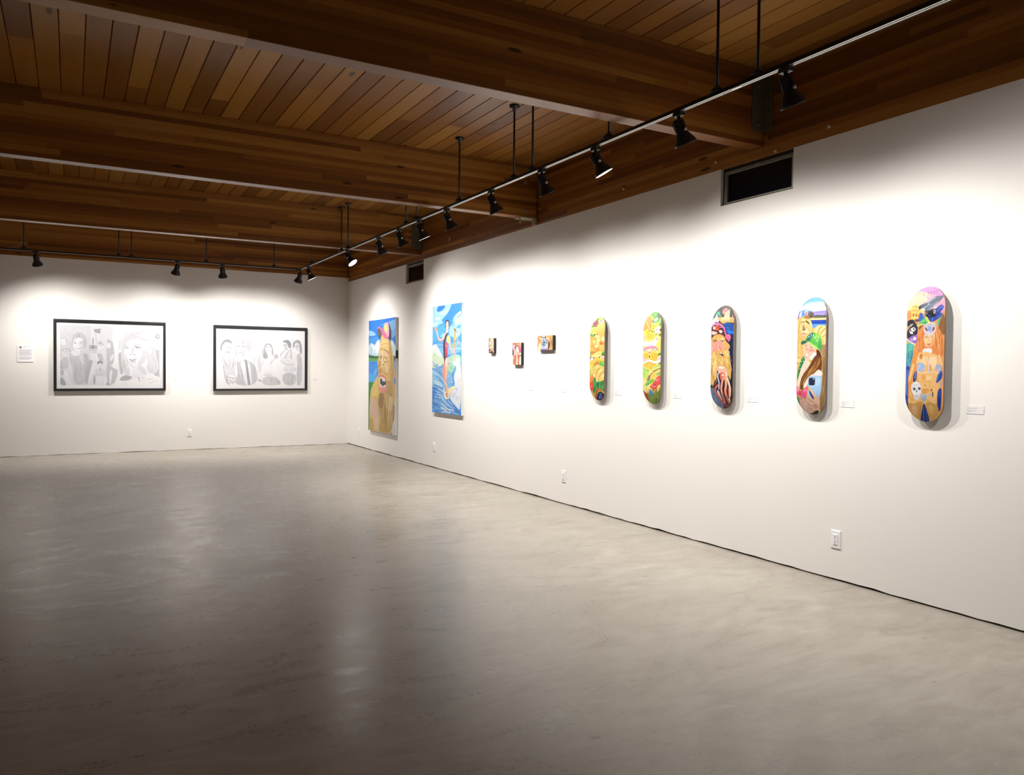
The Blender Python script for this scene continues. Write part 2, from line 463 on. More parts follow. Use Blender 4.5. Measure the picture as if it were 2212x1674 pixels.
'S1': '''
b 186 136 106
p 120 82 62 -24 -72 277 -49 94 392 29 1364
p 240 196 166 277 -37 765 -21 945 313 970 668 784 1045 625 1181 378 1037 184 842 123 521
p 84 42 42 786 -33 1140 -22 1159 1051 996 922 981 668 948 313
s 132 78 38 72 305 15 363 195 502 365 639 483
s 225 160 100 72 468 20 552 188
s 255 232 204 61 201 268 340 424
s 255 232 204 61 395 477 614 584 644 788
s 190 140 110 53 775 537 831 665
e 62 42 24 467 708 87 76
e 52 36 36 126 700 71 77
s 120 80 50 43 315 577 560 583
p 240 150 140 348 909 564 850 728 942 677 1119 433 1089
s 110 60 60 36 404 987 649 1042
p 60 42 48 -6 966 296 1036 625 1220 787 1235 838 1046 1158 963 1165 1392 2 1376
p 230 215 210 189 1136 271 1125 409 1242 273 1278
p 226 210 210 865 1059 999 1048 977 1327 843 1325
e 240 225 225 942 111 48 57
''',
'S2': '''
b 200 150 130
p 200 90 72 20 -12 533 1 515 122 22 90
p 216 166 120 553 -9 1056 4 1020 174 597 144
s 90 50 40 33 595 63 776 17
s 110 60 60 30 778 118 810 209
p 90 52 92 6 376 130 358 218 666 12 725
p 150 130 170 1 120 126 123 109 358 6 376
e 246 242 246 173 216 87 63
e 215 180 170 233 340 82 51
e 70 42 62 344 260 86 63
p 230 190 170 193 421 357 423 363 729 219 727
p 240 180 166 397 363 561 386 610 630 547 751 445 719 376 566
p 240 226 246 415 221 578 225 754 430 751 597 583 508 520 365
e 50 30 40 516 173 102 30
p 190 62 112 669 196 860 200 993 354 976 514 787 584 723 389
e 240 130 170 852 301 70 60
e 230 120 160 905 433 60 50
p 250 220 200 747 612 947 554 1069 676 789 693
q 172 92 62 260 728 810 734 840 1279 229 1278
p 200 122 92 199 768 354 769 435 1278 95 1278
q 250 226 192 470 750 612 752 626 1278 451 1278
s 200 110 70 27 670 803 695 1076
p 240 216 216 780 754 1090 757 1100 1279 749 1278
s 130 90 100 30 872 825 855 1027
e 50 20 22 163 1053 45 82
e 70 50 50 186 957 41 26
e 40 46 46 970 736 100 25
e 60 40 40 789 713 44 20
p 235 200 190 23 735 157 726 146 1248 33 1268
''',
'S3': '''
b 205 160 106
p 226 150 102 24 92 200 83 276 172 120 255 26 214
p 246 226 172 74 288 268 245 236 500 31 497
p 240 215 165 181 63 292 76 312 154 211 151
s 90 60 30 19 162 14 291 28 329 87
s 120 80 40 17 23 58 52 108
s 90 90 40 26 65 278 66 351
s 150 90 50 17 108 138 129 217
s 100 70 60 16 257 152 221 190
s 110 80 70 15 232 316 233 355
p 235 215 235 319 19 546 22 538 84 383 50 329 72
p 190 200 242 329 96 475 72 576 161 640 230 660 302 645 469 601 512 273 506 269 317 351 261 312 173
p 60 56 82 264 56 329 96 456 59 493 73 530 127 575 104 542 26 474 53 383 45 329 72
e 112 142 212 422 147 64 39
p 95 125 205 340 174 513 179 532 218 368 218
q 30 90 100 368 221 550 225 555 257 359 242
q 66 136 130 359 242 555 254 579 305 333 299
q 192 250 250 442 288 569 286 581 311 452 312
q 10 40 90 315 307 565 314 552 345 274 332
p 186 196 250 288 342 562 348 572 420 464 466 298 395
e 120 130 205 426 383 73 19
p 122 106 192 285 424 464 471 649 426 610 512 286 506
p 200 195 250 409 441 518 433 455 473
p 110 82 92 561 104 639 182 682 270 624 325 596 258 576 171
p 235 195 180 629 125 703 232 697 375 644 412 659 279
h 5 236 202 152 125 76 30 202 152 92 90 56 26 245 215 165 26 19 592 28 693 184 708 504 / 1018 33 1031 241 1041 510
p 86 52 26 701 127 784 234 830 330 744 505 690 504 718 280
p 245 225 175 547 46 682 79 692 122 602 110
''',
'B5': '''
b 228 160 96
p 236 152 176 -58 578 52 253 173 136 318 -12 584 -67 822 23 1035 240 1000 730 545 704 281 599
p 192 122 182 256 29 449 -51 611 -53 814 33 1004 194 984 269 723 260 517 148 259 149
p 246 172 152 124 190 257 86 520 159 659 283 442 238
p 251 236 164 -30 625 52 253 155 164 440 226 546 369 391 426 320 511 307 623
s 235 170 160 31 306 409 513 378
p 246 192 102 120 543 148 432 288 447 331 557 472 566 480 678 348 782 313 836 -23 830 16 594
p 225 150 90 5 605 114 600 128 804 1 809
e 158 82 44 185 703 19 38
e 158 82 44 260 708 19 38
e 158 82 44 216 491 12 23
e 158 82 44 261 494 12 23
e 158 82 44 149 483 10 18
e 158 82 44 149 591 10 16
e 158 82 44 209 589 10 16
e 158 82 44 257 592 10 16
e 158 82 44 305 595 10 16
e 158 82 44 329 736 21 22
e 158 82 44 72 603 24 11
s 250 225 150 17 133 770 360 783
s 195 140 110 9 204 401 211 191
s 195 140 110 9 233 358 272 185
s 195 140 110 9 182 177 277 179
s 150 90 90 9 396 381 398 195
s 150 90 90 8 354 208 423 202
s 95 56 108 10 481 141 655 145 775 119 849 92
s 120 66 125 9 617 72 729 8
s 120 62 122 14 516 136 523 205
s 120 62 122 14 581 142 593 238
s 120 62 122 13 663 149 669 217
s 120 62 122 13 739 155 741 200
p 74 84 106 308 533 336 456 472 420 619 319 700 258 836 258 959 251 858 392 724 493 676 579 657 633 497 668 395 550 339 586
h 4 152 168 188 46 52 72 110 124 148 190 202 215 20 13 332 512 474 432 619 319 711 253 / 496 646 655 600 775 442 948 256
e 40 40 55 344 518 36 51
p 246 225 190 359 547 489 556 495 623 388 605
p 245 200 130 370 604 475 588 474 666 392 662
p 46 72 164 703 625 830 523 891 470 970 516 952 596 859 689 977 696 890 800 756 881 665 920 559 804 591 673
s 95 125 210 18 807 653 879 559 943 530
s 95 125 210 16 822 796 899 724 966 701
s 90 150 220 18 687 888 696 779
s 25 40 105 14 842 677 882 592
p 26 26 46 497 657 677 590 778 574 787 751 685 800 570 788 487 734
e 240 215 220 752 540 34 24
e 235 220 200 739 651 30 51
e 40 42 72 739 653 15 31
s 60 90 190 18 569 727 662 755
s 225 215 195 12 499 723 533 681 567 672
p 62 102 192 267 873 336 781 373 636 458 699 513 846 362 883
s 35 55 120 21 346 692 392 662 429 742
s 120 170 225 16 416 674 478 833
p 92 180 112 362 878 488 778 607 912 516 963 316 965
s 165 220 160 16 386 896 502 846
s 40 120 80 14 433 931 549 904
p 190 226 72 485 723 570 794 613 912 550 909
p 82 192 132 791 1009 813 895 890 789 941 814 898 921 989 958 894 980
s 150 225 180 14 826 972 891 866
s 40 140 90 12 814 938 858 875
p 140 96 62 923 764 1000 697 1013 1306 897 1139 825 1010
p 130 86 52 317 1016 463 955 466 1078 343 1106
p 110 75 50 218 809 337 815 315 892 231 877
s 190 220 142 31 313 1071 299 992 363 945 481 961
p 36 38 56 13 844 122 809 218 840 234 911 310 957 18 1042
s 70 72 92 19 146 828 194 830 208 910
e 236 226 192 119 962 19 32
e 236 226 192 163 939 17 16
e 236 226 192 68 982 16 15
e 236 226 192 84 994 12 11
p 46 42 66 6 1048 245 962 320 1004 303 1206 192 1264 12 1343
p 246 246 236 67 1090 127 1041 198 1008 249 1046 238 1102 165 1135 192 1185 118 1186 81 1136
e 42 42 60 111 1097 24 25
e 42 42 60 198 1061 24 23
e 42 42 60 160 1124 13 14
s 120 110 150 10 167 1218 215 1208
s 80 78 110 15 254 1103 289 1070
p 152 112 192 12 1343 107 1250 324 1195 306 1340 250 1462 135 1392
e 236 230 246 229 1304 41 45
e 190 170 215 151 1336 42 28
s 60 50 90 10 230 1372 260 1384
s 245 244 246 23 12 1320 135 1403 250 1453
p 90 190 172 -12 1365 238 1462 194 1619 182 1788 -14 1786
h 3 160 230 205 45 140 130 110 205 180 16 13 25 1378 29 1559 22 1775 / 220 1462 176 1619 170 1777
p 226 142 82 469 961 343 1095 310 1228 301 1363 231 1541 203 1788 1024 1796 1030 1578 962 1250 880 1095 781 986
h 4 247 194 134 190 104 54 236 162 96 210 124 66 22 15 447 1010 345 1207 319 1374 246 1541 215 1777 / 518 1069 465 1289 492 1457 437 1623 429 1779
h 4 247 194 134 190 104 54 236 162 96 210 124 66 22 15 782 1025 764 1244 826 1465 761 1628 753 1782 / 880 1095 952 1304 938 1468 1004 1632 962 1784
p 246 202 152 477 1201 466 1345 516 1480 587 1550 668 1549 734 1446 767 1299 753 1177 614 1194
p 232 170 112 663 1351 759 1276 734 1452 668 1549 575 1550 528 1491 632 1505
s 150 108 84 11 493 1262 581 1262
s 150 108 84 11 650 1264 744 1252
s 120 96 84 11 511 1291 587 1293
s 130 140 150 11 656 1293 736 1287
s 216 152 104 11 610 1272 594 1365 632 1383
p 202 112 112 538 1449 596 1432 656 1452 609 1495
s 165 80 85 8 544 1453 654 1455
p 206 192 204 456 1022 504 951 780 964 797 1080 754 1188 615 1243 510 1229 463 1122
p 122 84 74 491 1012 553 1059 580 1132 519 1108
p 122 84 74 716 1022 765 1046 718 1145 679 1122
p 90 60 60 506 1057 554 1103 531 1114
p 142 168 222 561 998 681 1004 650 1162 608 1189 575 1126
e 245 248 252 611 1161 16 24
s 235 232 240 12 466 1078 555 1170 614 1227 694 1175 789 1080
e 226 238 250 608 923 28 27
e 226 238 250 679 930 23 22
e 226 238 250 553 943 19 18
e 226 238 250 734 946 18 18
s 150 190 200 14 528 964 780 964
p 236 239 246 445 1567 705 1559 696 1682 614 1721 450 1662
s 192 197 216 8 454 1612 698 1605
s 192 197 216 8 455 1651 695 1649
p 70 160 170 -18 1615 206 1619 186 1811 138 1980 80 2207 47 2366 -16 2276
h 4 160 228 205 40 110 150 90 190 180 50 90 170 18 13 18 1616 19 1923 10 2322 / 194 1619 140 1924 57 2275
p 46 76 168 -22 2003 126 1991 64 2321 82 2775 59 3256 -72 3009 -56 2665
s 112 152 224 23 42 2116 18 2435 43 2753
s 22 40 110 26 6 2720 8 2949 54 3176
s 95 135 215 13 90 2116 63 2275
p 238 190 122 496 1635 728 1694 877 1740 943 1926 952 2090 865 2200 813 2420 857 2639 848 2969 528 3006 489 2918 421 2887 221 2997 44 2959 91 2775 234 2826 413 2652 445 2494 335 2362 307 2149 301 1868 367 1667
p 250 216 168 639 1814 775 1739 840 1871 792 2014 692 2124 644 2036
p 250 212 160 357 1756 522 1747 572 1925 527 2003 408 1913 337 1902
p 215 150 86 642 1936 677 1980 703 2124 657 2124
p 205 130 66 368 1678 474 1713 430 1846 371 1823
p 226 152 76 212 1642 337 1644 301 1868 272 2093 204 2251 198 2500 86 2593 53 2321 104 2184 146 1924
p 246 202 142 183 1935 254 1935 188 2183 109 2434 83 2343 128 2184
p 36 56 142 270 2115 316 2149 301 2317 276 2391 213 2432 202 2274
s 130 165 225 21 277 2160 257 2318
p 166 186 226 312 1947 420 1900 527 1980 506 2114 402 2162 301 2115
h 2 225 232 246 120 145 205 10 9 327 1980 318 2104 / 509 1980 483 2114
p 178 182 216 803 1970 893 1948 962 2013 925 2134 841 2162 782 2069
s 130 125 175 12 826 1992 873 2068
s 120 160 150 10 893 1959 941 2090
s 235 235 245 10 840 2112 917 2035
s 246 226 192 15 302 2126 426 2193 565 2149 624 2182 715 2135 853 2180 925 2134
s 251 236 216 15 379 1667 312 1834 300 1935
s 251 236 216 14 874 1718 925 1871 955 1981
s 226 216 226 22 569 1769 606 1892 620 2014 636 2180
s 226 216 226 20 684 1760 629 1870
p 200 195 220 588 2114 633 2069 680 2124 642 2202
s 206 142 76 10 431 2405 536 2405 686 2362
s 206 142 76 9 625 2246 659 2445 634 2645
p 225 165 96 438 2204 555 2225 536 2381 430 2360
p 248 210 150 556 2247 718 2267 686 2356 570 2369
e 132 82 42 529 2481 19 10
e 132 82 42 559 2505 16 9
p 216 156 86 446 2572 609 2557 640 2645 543 2720 435 2685
p 30 70 170 864 2194 963 2079 973 2286 886 2397 807 2437 833 2310
s 80 120 205 18 953 2123 877 2265 846 2387
p 26 52 142 860 2595 967 2516 945 2965 874 3189 840 2969
s 70 110 195 16 919 2604 888 2781
p 240 186 116 962 2297 977 2461 873 2564 818 2640 779 2806 750 2675 606 2693 758 2498 880 2397
p 192 168 172 902 2375 969 2319 972 2488 883 2534
s 200 135 75 8 758 2509 680 2622 635 2679
s 250 230 200 9 758 2531 755 2642 780 2784
e 132 102 62 737 2709 23 73
e 112 86 52 703 2601 21 27
s 235 200 150 9 818 2640 785 2795
p 205 155 85 47 2924 222 2991 422 2876 493 2929 396 3215 326 3469 158 3411 45 3233
p 205 160 86 534 2882 854 2969 864 3178 730 3375 612 3450 565 3093
p 216 176 128 160 3011 316 3004 266 3278 143 3228
p 190 140 72 365 2990 462 2964 384 3215 316 3401
p 218 176 110 601 2980 759 3006 713 3197 640 3224
s 150 130 100 9 587 2858 697 2931 841 2992
s 170 140 110 9 54 2981 221 2997 348 2912
p 20 46 122 496 2929 533 2983 619 3472 315 3492 416 3157
s 70 112 192 21 489 3041 453 3211 423 3428
s 60 100 185 19 537 3128 536 3421
s 8 20 70 23 431 3213 381 3431
p 30 50 122 -73 2895 57 2947 80 3277 -34 3192
p 166 182 192 414 2691 520 2715 626 2707 591 2824 500 2934 411 2820
h 2 225 235 240 120 140 155 8 9 426 2718 469 2874 / 613 2724 539 2871
s 240 220 160 9 473 2728 520 2743 578 2719
p 180 185 190 613 2713 727 2665 705 2732 636 2767
p 226 226 233 150 2523 194 2432 288 2389 384 2428 438 2528 441 2673 404 2708 391 2837 244 2876 224 2725 175 2659
e 92 96 108 245 2587 38 36
e 92 96 108 384 2574 40 34
e 50 52 62 245 2600 22 20
e 50 52 62 388 2587 21 18
p 80 80 90 289 2669 311 2596 339 2667
s 152 152 164 9 260 2758 385 2748
s 165 165 176 7 236 2727 270 2836
s 182 182 192 8 231 2499 278 2481 350 2479
s 245 245 250 19 265 2431 349 2429
s 170 170 182 5 274 2729 275 2825
s 170 170 182 5 298 2728 299 2824
s 170 170 182 5 322 2727 323 2823
s 170 170 182 5 346 2727 347 2822
s 170 170 182 5 369 2726 370 2821
p 226 166 80 85 2661 153 2659 222 2838 272 2898 113 2848
s 250 210 120 15 133 2682 187 2817
''',
'B4': '''
b 206 172 104
p 64 146 234 -76 244 199 66 410 -10 601 -7 839 80 956 234 997 437 -41 408
p 144 202 246 157 167 849 120 953 279 593 215 396 132 220 194
p 236 245 250 -11 283 248 196 394 124 592 211 736 196 974 314 997 437 570 428 227 350 -3 387
s 160 180 216 9 426 254 492 304 456 327
s 160 180 216 9 544 296 610 289
s 160 180 216 9 732 264 727 333
s 160 180 216 9 109 256 175 286
s 160 180 216 9 439 141 537 207
s 160 180 216 9 284 176 315 247
s 160 180 216 9 340 237 371 193
s 160 180 216 9 841 249 883 319
s 160 180 216 9 636 348 800 369
q 130 120 222 556 422 730 419 992 409 1016 577 575 552
s 188 180 246 11 628 448 629 527
s 188 180 246 11 670 492 664 529
s 188 180 246 11 704 491 699 531
s 188 180 246 11 739 490 734 533
s 188 180 246 11 773 488 769 535
s 188 180 246 11 807 487 804 537
s 188 180 246 11 842 486 838 539
s 188 180 246 11 876 485 873 541
s 188 180 246 11 910 483 907 543
q 70 76 62 563 563 667 529 1014 555 1021 629 568 608
s 110 115 80 11 592 581 938 578
q 240 216 162 462 631 1021 629 1024 677 464 667
q 18 66 176 464 676 1024 687 1027 805 535 794
s 40 100 210 11 547 725 920 721
q 82 152 232 535 789 1027 801 1029 913 537 892
s 140 195 245 13 603 817 763 802
p 122 112 202 -55 407 112 383 59 586 -26 605
p 42 36 42 -35 535 36 534 22 636 -23 639
p 220 186 112 103 566 489 632 553 882 507 1048 392 1123 267 1402 258 1822 -25 1820 -30 903
h 4 246 222 152 170 126 62 226 192 112 200 160 86 30 17 113 589 26 905 15 1362 10 1809 / 351 1099 340 1257 269 1481 255 1810
p 226 196 132 113 624 295 605 494 677 556 882 475 1036 337 1127 151 1098 91 908
h 2 245 220 150 185 140 75 10 13 492 677 537 881 500 1037 / 410 684 455 878 418 1034
s 96 70 38 25 146 739 197 702 263 728
s 80 56 30 40 311 691 381 726 415 769
e 238 218 172 205 762 35 23
e 205 180 125 364 772 30 20
s 120 86 46 11 164 791 248 801
s 140 100 54 11 138 864 193 832 249 857
s 150 112 60 10 318 849 387 897 443 945
s 150 112 60 9 324 623 342 692
p 164 128 72 187 872 274 757 322 917 257 977 175 962
p 225 195 140 261 779 291 780 305 894 270 892
e 70 46 26 271 949 36 20
p 242 222 182 278 949 374 919 393 1033 308 1043 197 1028
p 226 162 132 138 1023 252 1031 382 1044 337 1103 154 1085
p 62 32 26 167 1049 252 1031 319 1059
s 236 192 162 17 154 1094 254 1116 353 1101
p 66 122 216 49 586 103 428 226 342 393 352 465 405 349 491 230 527 125 579
p 150 190 240 268 347 394 355 435 391 361 398
p 240 240 246 41 574 86 427 130 405 140 562
e 240 235 222 291 428 61 55
e 152 84 44 295 437 31 44
p 152 112 62 180 570 363 489 450 585 469 637 297 628
p 86 72 68 347 477 458 404 564 456 591 548 502 624 430 584
p 50 40 40 438 539 561 546 508 616
p 240 206 132 567 1028 625 907 764 819 936 838 1028 869 1040 1398 869 1394 853 1161 742 1062
s 132 88 44 20 860 862 769 958 745 1062
s 132 88 44 17 990 923 864 1028 823 1093
s 132 88 44 15 994 1110 891 1178
s 251 233 176 29 661 998 686 932 791 859
s 251 233 176 33 808 1004 859 928 937 876
s 251 233 176 24 876 1117 941 1053
s 190 140 60 17 879 1228 934 1373
p 165 130 90 869 1394 1040 1387 1036 1827 780 1547 832 1526
h 2 190 155 110 130 95 60 8 13 872 1538 918 1815 / 987 1396 997 1816
p 95 186 76 296 1246 378 1122 473 1056 608 1027 749 1066 844 1171 858 1249 877 1538 766 1519 670 1434 464 1305
p 30 110 90 296 1246 378 1122 500 1046 621 1036 530 1172 451 1294
p 150 215 90 635 1053 743 1079 825 1193 720 1245 677 1132
p 60 166 86 724 1459 826 1248 872 1272 880 1538 819 1537
p 172 222 112 296 1258 437 1276 643 1399 772 1505 672 1523 549 1459 396 1320
s 40 120 60 11 299 1250 450 1288 643 1399
p 20 100 82 142 1308 202 1262 299 1256 410 1304 287 1337 205 1384 148 1360
s 120 195 110 11 174 1269 299 1250
s 238 250 242 12 354 1150 361 1201 385 1193
s 238 250 242 12 447 1122 414 1137 432 1172
s 238 250 242 10 420 1149 447 1143
s 238 250 242 13 528 1085 490 1099 520 1120 491 1146
s 238 250 242 13 601 1087 563 1104 604 1130 567 1156
s 238 250 242 11 611 1200 677 1144
s 238 250 242 11 677 1144 644 1218
s 238 250 242 9 631 1185 665 1188
s 238 250 242 11 679 1233 753 1263
s 238 250 242 11 667 1272 741 1296
s 238 250 242 9 722 1251 707 1284
s 110 190 160 10 435 1192 530 1206
p 75 42 22 685 1523 786 1547 855 1670 905 1826 571 1824 649 1712 722 1680
p 240 190 166 282 1357 355 1308 465 1333 617 1477 686 1534 687 1601 567 1633 496 1823 267 1822 245 1594
p 226 150 130 400 1507 510 1520 631 1511 619 1578 511 1587 429 1575
p 251 234 228 647 1587 726 1671 649 1715 598 1824 469 1823 514 1688
s 72 52 52 17 299 1414 349 1429
s 72 52 52 17 481 1450 552 1474
s 152 102 82 10 298 1369 364 1384
s 152 102 82 10 450 1372 524 1414
p 222 142 122 358 1449 398 1529 347 1568 326 1505
p 255 250 248 290 1638 434 1674 419 1712 308 1691
s 152 72 72 12 283 1659 336 1711 421 1719
s 200 120 105 10 430 1597 459 1665 439 1721
e 226 152 136 337 1766 52 25
p 240 204 128 -98 1709 157 1757 167 1911 19 1876 -94 1905
p 236 200 122 -94 1905 98 1951 100 2025 -92 2014
p 216 180 102 -105 2031 58 2065 35 2306 -100 2296
s 150 105 55 16 -5 1744 129 1774
s 150 105 55 14 -9 1905 92 1997
p 225 190 120 -115 2273 42 2294 17 2467 -94 2549
p 46 132 72 131 1871 198 1735 308 1702 312 1861 171 2099 105 2259 11 2478 33 2203
s 25 90 50 18 242 1849 163 2031 83 2214
e 212 242 222 213 1778 17 14
e 212 242 222 159 1871 17 14
e 212 242 222 117 1976 17 14
e 212 242 222 125 2079 17 14
e 212 242 222 243 1866 17 14
p 60 110 62 -139 2862 63 2901 138 3151 152 3346 14 3307 -105 3046
s 130 170 120 16 2 2995 29 3052
s 35 75 40 19 -19 2939 48 3143 111 3313
p 150 116 76 889 1720 1047 1721 1026 2835 854 3344 749 3248 898 2617 916 2063
h 2 120 85 50 175 140 95 8 13 903 1753 925 2174 898 2728 776 3213 / 995 1732 980 2284 960 2837 827 3289
p 245 213 196 297 1821 435 1839 505 1929 399 2064 210 2281 131 2499 94 2728 6 2593 31 2455 150 2099 231 1951
p 240 195 176 256 1702 622 1706 516 1817 435 1847 297 1829
p 251 226 216 470 1704 622 1706 532 1806 473 1819
s 215 150 130 10 326 1872 336 2019 304 2155
s 226 150 136 34 310 1759 379 1771
p 251 230 224 404 2313 633 2221 791 2097 912 2174 922 2296 432 2324 410 2584 260 2673 271 2519
p 105 62 28 622 1706 889 1709 897 2180 791 2088 712 2133 633 2226 404 2313 273 2496 236 2753 177 2675 104 2700 144 2464 210 2281 399 2064 519 1929
h 5 186 126 46 70 38 18 142 88 36 216 162 82 95 54 24 34 14 623 1728 492 1952 305 2178 151 2453 109 2682 / 870 1731 776 2008 579 2221 365 2427 233 2713
p 226 86 126 -17 2490 50 2672 108 2734 233 2715 315 2654 431 2589 399 2777 341 2988 236 2924 113 2894 -31 2853 -62 2756
e 241 132 166 44 2718 39 63
p 240 135 165 275 2712 383 2630 372 2743 302 2791
p 190 55 95 115 2739 178 2749 158 2864 103 2843
s 122 102 152 9 640 2232 615 2316
s 150 60 90 9 48 2592 100 2723
s 150 70 100 9 260 2673 424 2589
s 190 110 60 14 206 2725 223 2839 198 2885
p 206 166 152 63 2901 235 2927 353 2985 411 3139 545 3286 602 3306 410 3396 214 3406 117 3256
p 180 138 126 69 2913 234 2941 200 2988 103 2980
p 215 178 165 230 3067 352 3085 360 3255 241 3296
p 160 202 240 429 2335 472 2299 855 2276 905 2329 866 2729 812 2943 706 2863 534 2626 421 2606
p 185 218 246 690 2354 863 2330 840 2508 709 2622
p 170 206 240 406 2720 453 2690 586 2917 522 2948 429 2855
s 225 238 250 10 441 2606 641 2590 707 2533 703 2332
p 46 52 132 451 2702 509 2734 654 2977 575 2957 504 2852
p 22 26 46 450 2367 487 2343 639 2341 666 2377 663 2534 627 2565 478 2568 451 2538
e 62 72 104 509 2407 44 41
e 15 18 36 509 2407 30 28
e 95 110 150 511 2407 8 8
e 62 72 104 605 2462 43 40
e 15 18 36 605 2462 30 28
e 95 110 150 607 2462 8 8
e 62 72 104 504 2509 44 41
e 15 18 36 504 2509 30 28
e 95 110 150 507 2509 8 8
e 236 242 250 610 2378 20 18
p 222 182 158 431 2606 506 2621 707 2857 832 2942 778 3235 721 3294 599 3289 525 3253 417 3167 418 3082 359 2999 393 2788 473 2899 576 2954 671 2973 620 2849
p 240 205 180 452 2628 507 2644 656 2814 701 2913 640 2848
p 195 152 130 558 3076 716 3103 749 3214 601 3278
s 130 96 82 17 413 2946 485 3023 597 3043
s 130 96 82 17 419 3093 490 3158 574 3179
s 140 104 88 14 436 3220 521 3273
s 235 195 172 14 450 3069 580 3109
s 200 140 130 9 706 2863 819 2942
p 15 22 40 136 3266 200 3349 326 3400 494 3385 625 3290 753 3288 648 3422 492 3500 300 3499 155 3415
s 50 70 100 10 322 3418 503 3408 632 3321
''',
'B3': '''
b 34 26 52
p 54 48 54 -26 422 156 165 347 -5 558 -51 794 26 994 205 1070 456
e 86 66 60 560 94 199 86
p 30 26 32 777 168 926 189 981 404 853 397
p 62 92 84 -32 397 164 190 280 191 408 325 450 399 102 392
e 42 162 112 254 241 84 59
s 120 200 170 18 293 294 389 348
p 226 162 92 -29 410 215 380 1062 415 1078 608 821 578 676 565 618 628 449 572 371 491
p 246 200 140 420 409 511 378 523 522 441 518
p 235 130 70 819 466 959 450 968 545 882 552
p 240 211 152 550 440 572 239 648 219 704 149 743 151 798 406 803 519 550 530
e 126 92 52 631 337 21 18
e 126 92 52 715 354 21 18
e 126 92 52 666 423 21 18
e 126 92 52 722 283 21 18
e 126 92 52 655 273 21 18
e 126 92 52 629 480 21 18
e 126 92 52 743 486 21 18
p 236 132 132 433 230 472 122 613 107 663 196 557 300 467 283
e 222 92 98 537 174 69 39
s 250 210 200 13 441 207 491 132 616 115
s 240 225 205 13 910 336 933 496
s 160 90 40 13 474 520 670 530
p 226 202 216 -27 616 25 425 158 407 164 248 262 353 274 486 352 460 307 589 178 505 104 718 12 714
s 90 70 90 13 85 573 168 468
s 110 80 100 12 194 433 208 350
s 150 110 140 12 59 644 98 549
p 26 76 152 537 630 677 575 904 600 1069 736 1074 957 692 943 656 742
p 32 112 212 689 790 978 884 1074 963 757 969
s 90 150 215 15 688 743 817 772
p 20 28 72 693 967 1074 945 1077 1876 840 1875 821 1288 902 1056
s 15 20 50 37 921 1174 934 1817
p 86 32 52 43 643 319 584 557 690 660 930 712 1121 597 1052 432 946 19 1040 -4 762
s 110 70 60 33 349 561 555 643
s 206 106 166 59 77 657 140 611 289 604 457 648 608 763 651 930 742 1010
s 235 160 205 18 122 599 303 586 473 633 624 752
p 216 102 146 693 985 821 957 905 1045 876 1149 791 1231 709 1144 629 1030
s 245 170 195 15 757 987 837 990 878 1044
p 150 50 90 696 1108 793 1158 778 1222
p 212 186 172 14 823 182 853 316 894 251 945 18 979
p 236 216 192 355 800 552 844 481 926 382 899
p 230 212 192 79 683 204 692 190 800 81 783
e 232 102 62 280 740 96 84
e 152 32 32 321 727 33 45
p 240 92 58 192 674 294 664 285 815 195 800
s 250 180 140 13 229 676 260 653 345 681
s 60 25 35 20 333 930 432 922
s 205 150 200 25 395 730 509 712
p 206 162 86 19 1040 267 946 465 953 638 1048 673 1190 836 1288 875 1407 776 1499 842 1617 934 1805 935 1876 -48 1871 -44 1267
h 4 241 206 132 152 104 48 216 172 96 228 190 110 24 17 103 1042 38 1173 -26 1328 / 597 1029 747 1286 831 1441
p 226 152 132 4 1160 320 1109 485 1138 639 1343 662 1444 509 1500 345 1473 180 1542 -3 1630
e 152 104 74 189 1163 110 43
e 132 104 94 519 1172 81 38
s 186 98 92 13 322 1193 276 1335 205 1525
s 186 98 92 13 355 1205 416 1338 452 1481
s 186 98 92 13 439 1255 539 1352 614 1437
s 186 98 92 13 174 1248 102 1391
s 186 98 92 13 241 1250 161 1428 97 1547
s 247 196 180 14 338 1181 359 1372 398 1492
s 247 196 180 14 224 1238 144 1392
s 247 196 180 14 488 1280 605 1401
s 247 196 180 14 109 1331 61 1450
e 150 70 70 405 1385 20 17
e 150 70 70 459 1452 23 14
e 160 80 76 537 1287 16 12
h 3 246 216 150 160 112 54 222 180 104 22 17 87 1066 172 1152 / 565 1057 665 1214
h 4 241 206 132 142 96 44 216 172 96 250 226 164 34 18 63 1559 16 1703 -15 1872 / 638 1461 835 1640 919 1876
h 2 225 180 110 165 115 60 12 18 280 1538 216 1657 / 558 1519 707 1639
p 62 26 26 404 1635 478 1574 617 1585 585 1691 448 1707
e 246 241 226 464 1666 41 20
e 240 236 222 570 1602 29 24
e 226 192 152 478 1579 39 36
p 226 142 132 304 1730 448 1721 618 1661 603 1770 450 1808
s 245 180 170 11 350 1754 515 1767
s 241 226 192 25 768 1508 841 1535 834 1596 770 1607
p 40 20 30 -105 2411 366 2512 221 2766 -103 2823
p 16 20 48 836 1670 1089 1673 1104 2394 1048 2745 937 2724 851 2398
p 206 162 86 -121 1659 867 1670 941 2151 917 2502 784 2281 290 2046 299 2453 216 2454 112 2685 -102 2556
h 4 241 206 132 146 98 46 216 172 96 250 226 164 26 18 -36 1660 -28 2047 -38 2361 18 2602 / 332 1664 307 2046 279 2286 250 2502
h 4 241 206 132 146 98 46 216 172 96 250 226 164 24 17 384 1760 435 1868 487 1987 / 852 1693 921 1928 941 2162
h 2 241 210 140 190 140 70 8 15 750 2187 818 2351 / 880 2256 909 2502
s 240 205 130 16 76 2577 118 2552 151 2528
s 240 205 130 16 112 2697 144 2600
s 240 205 130 15 211 2623 243 2550
s 240 205 130 15 232 2454 301 2537
s 240 205 130 16 54 2734 87 2758
s 236 225 200 12 885 1764 927 1846
s 236 225 200 12 924 2080 960 2139 910 2174
s 205 190 170 17 765 2128 879 2210
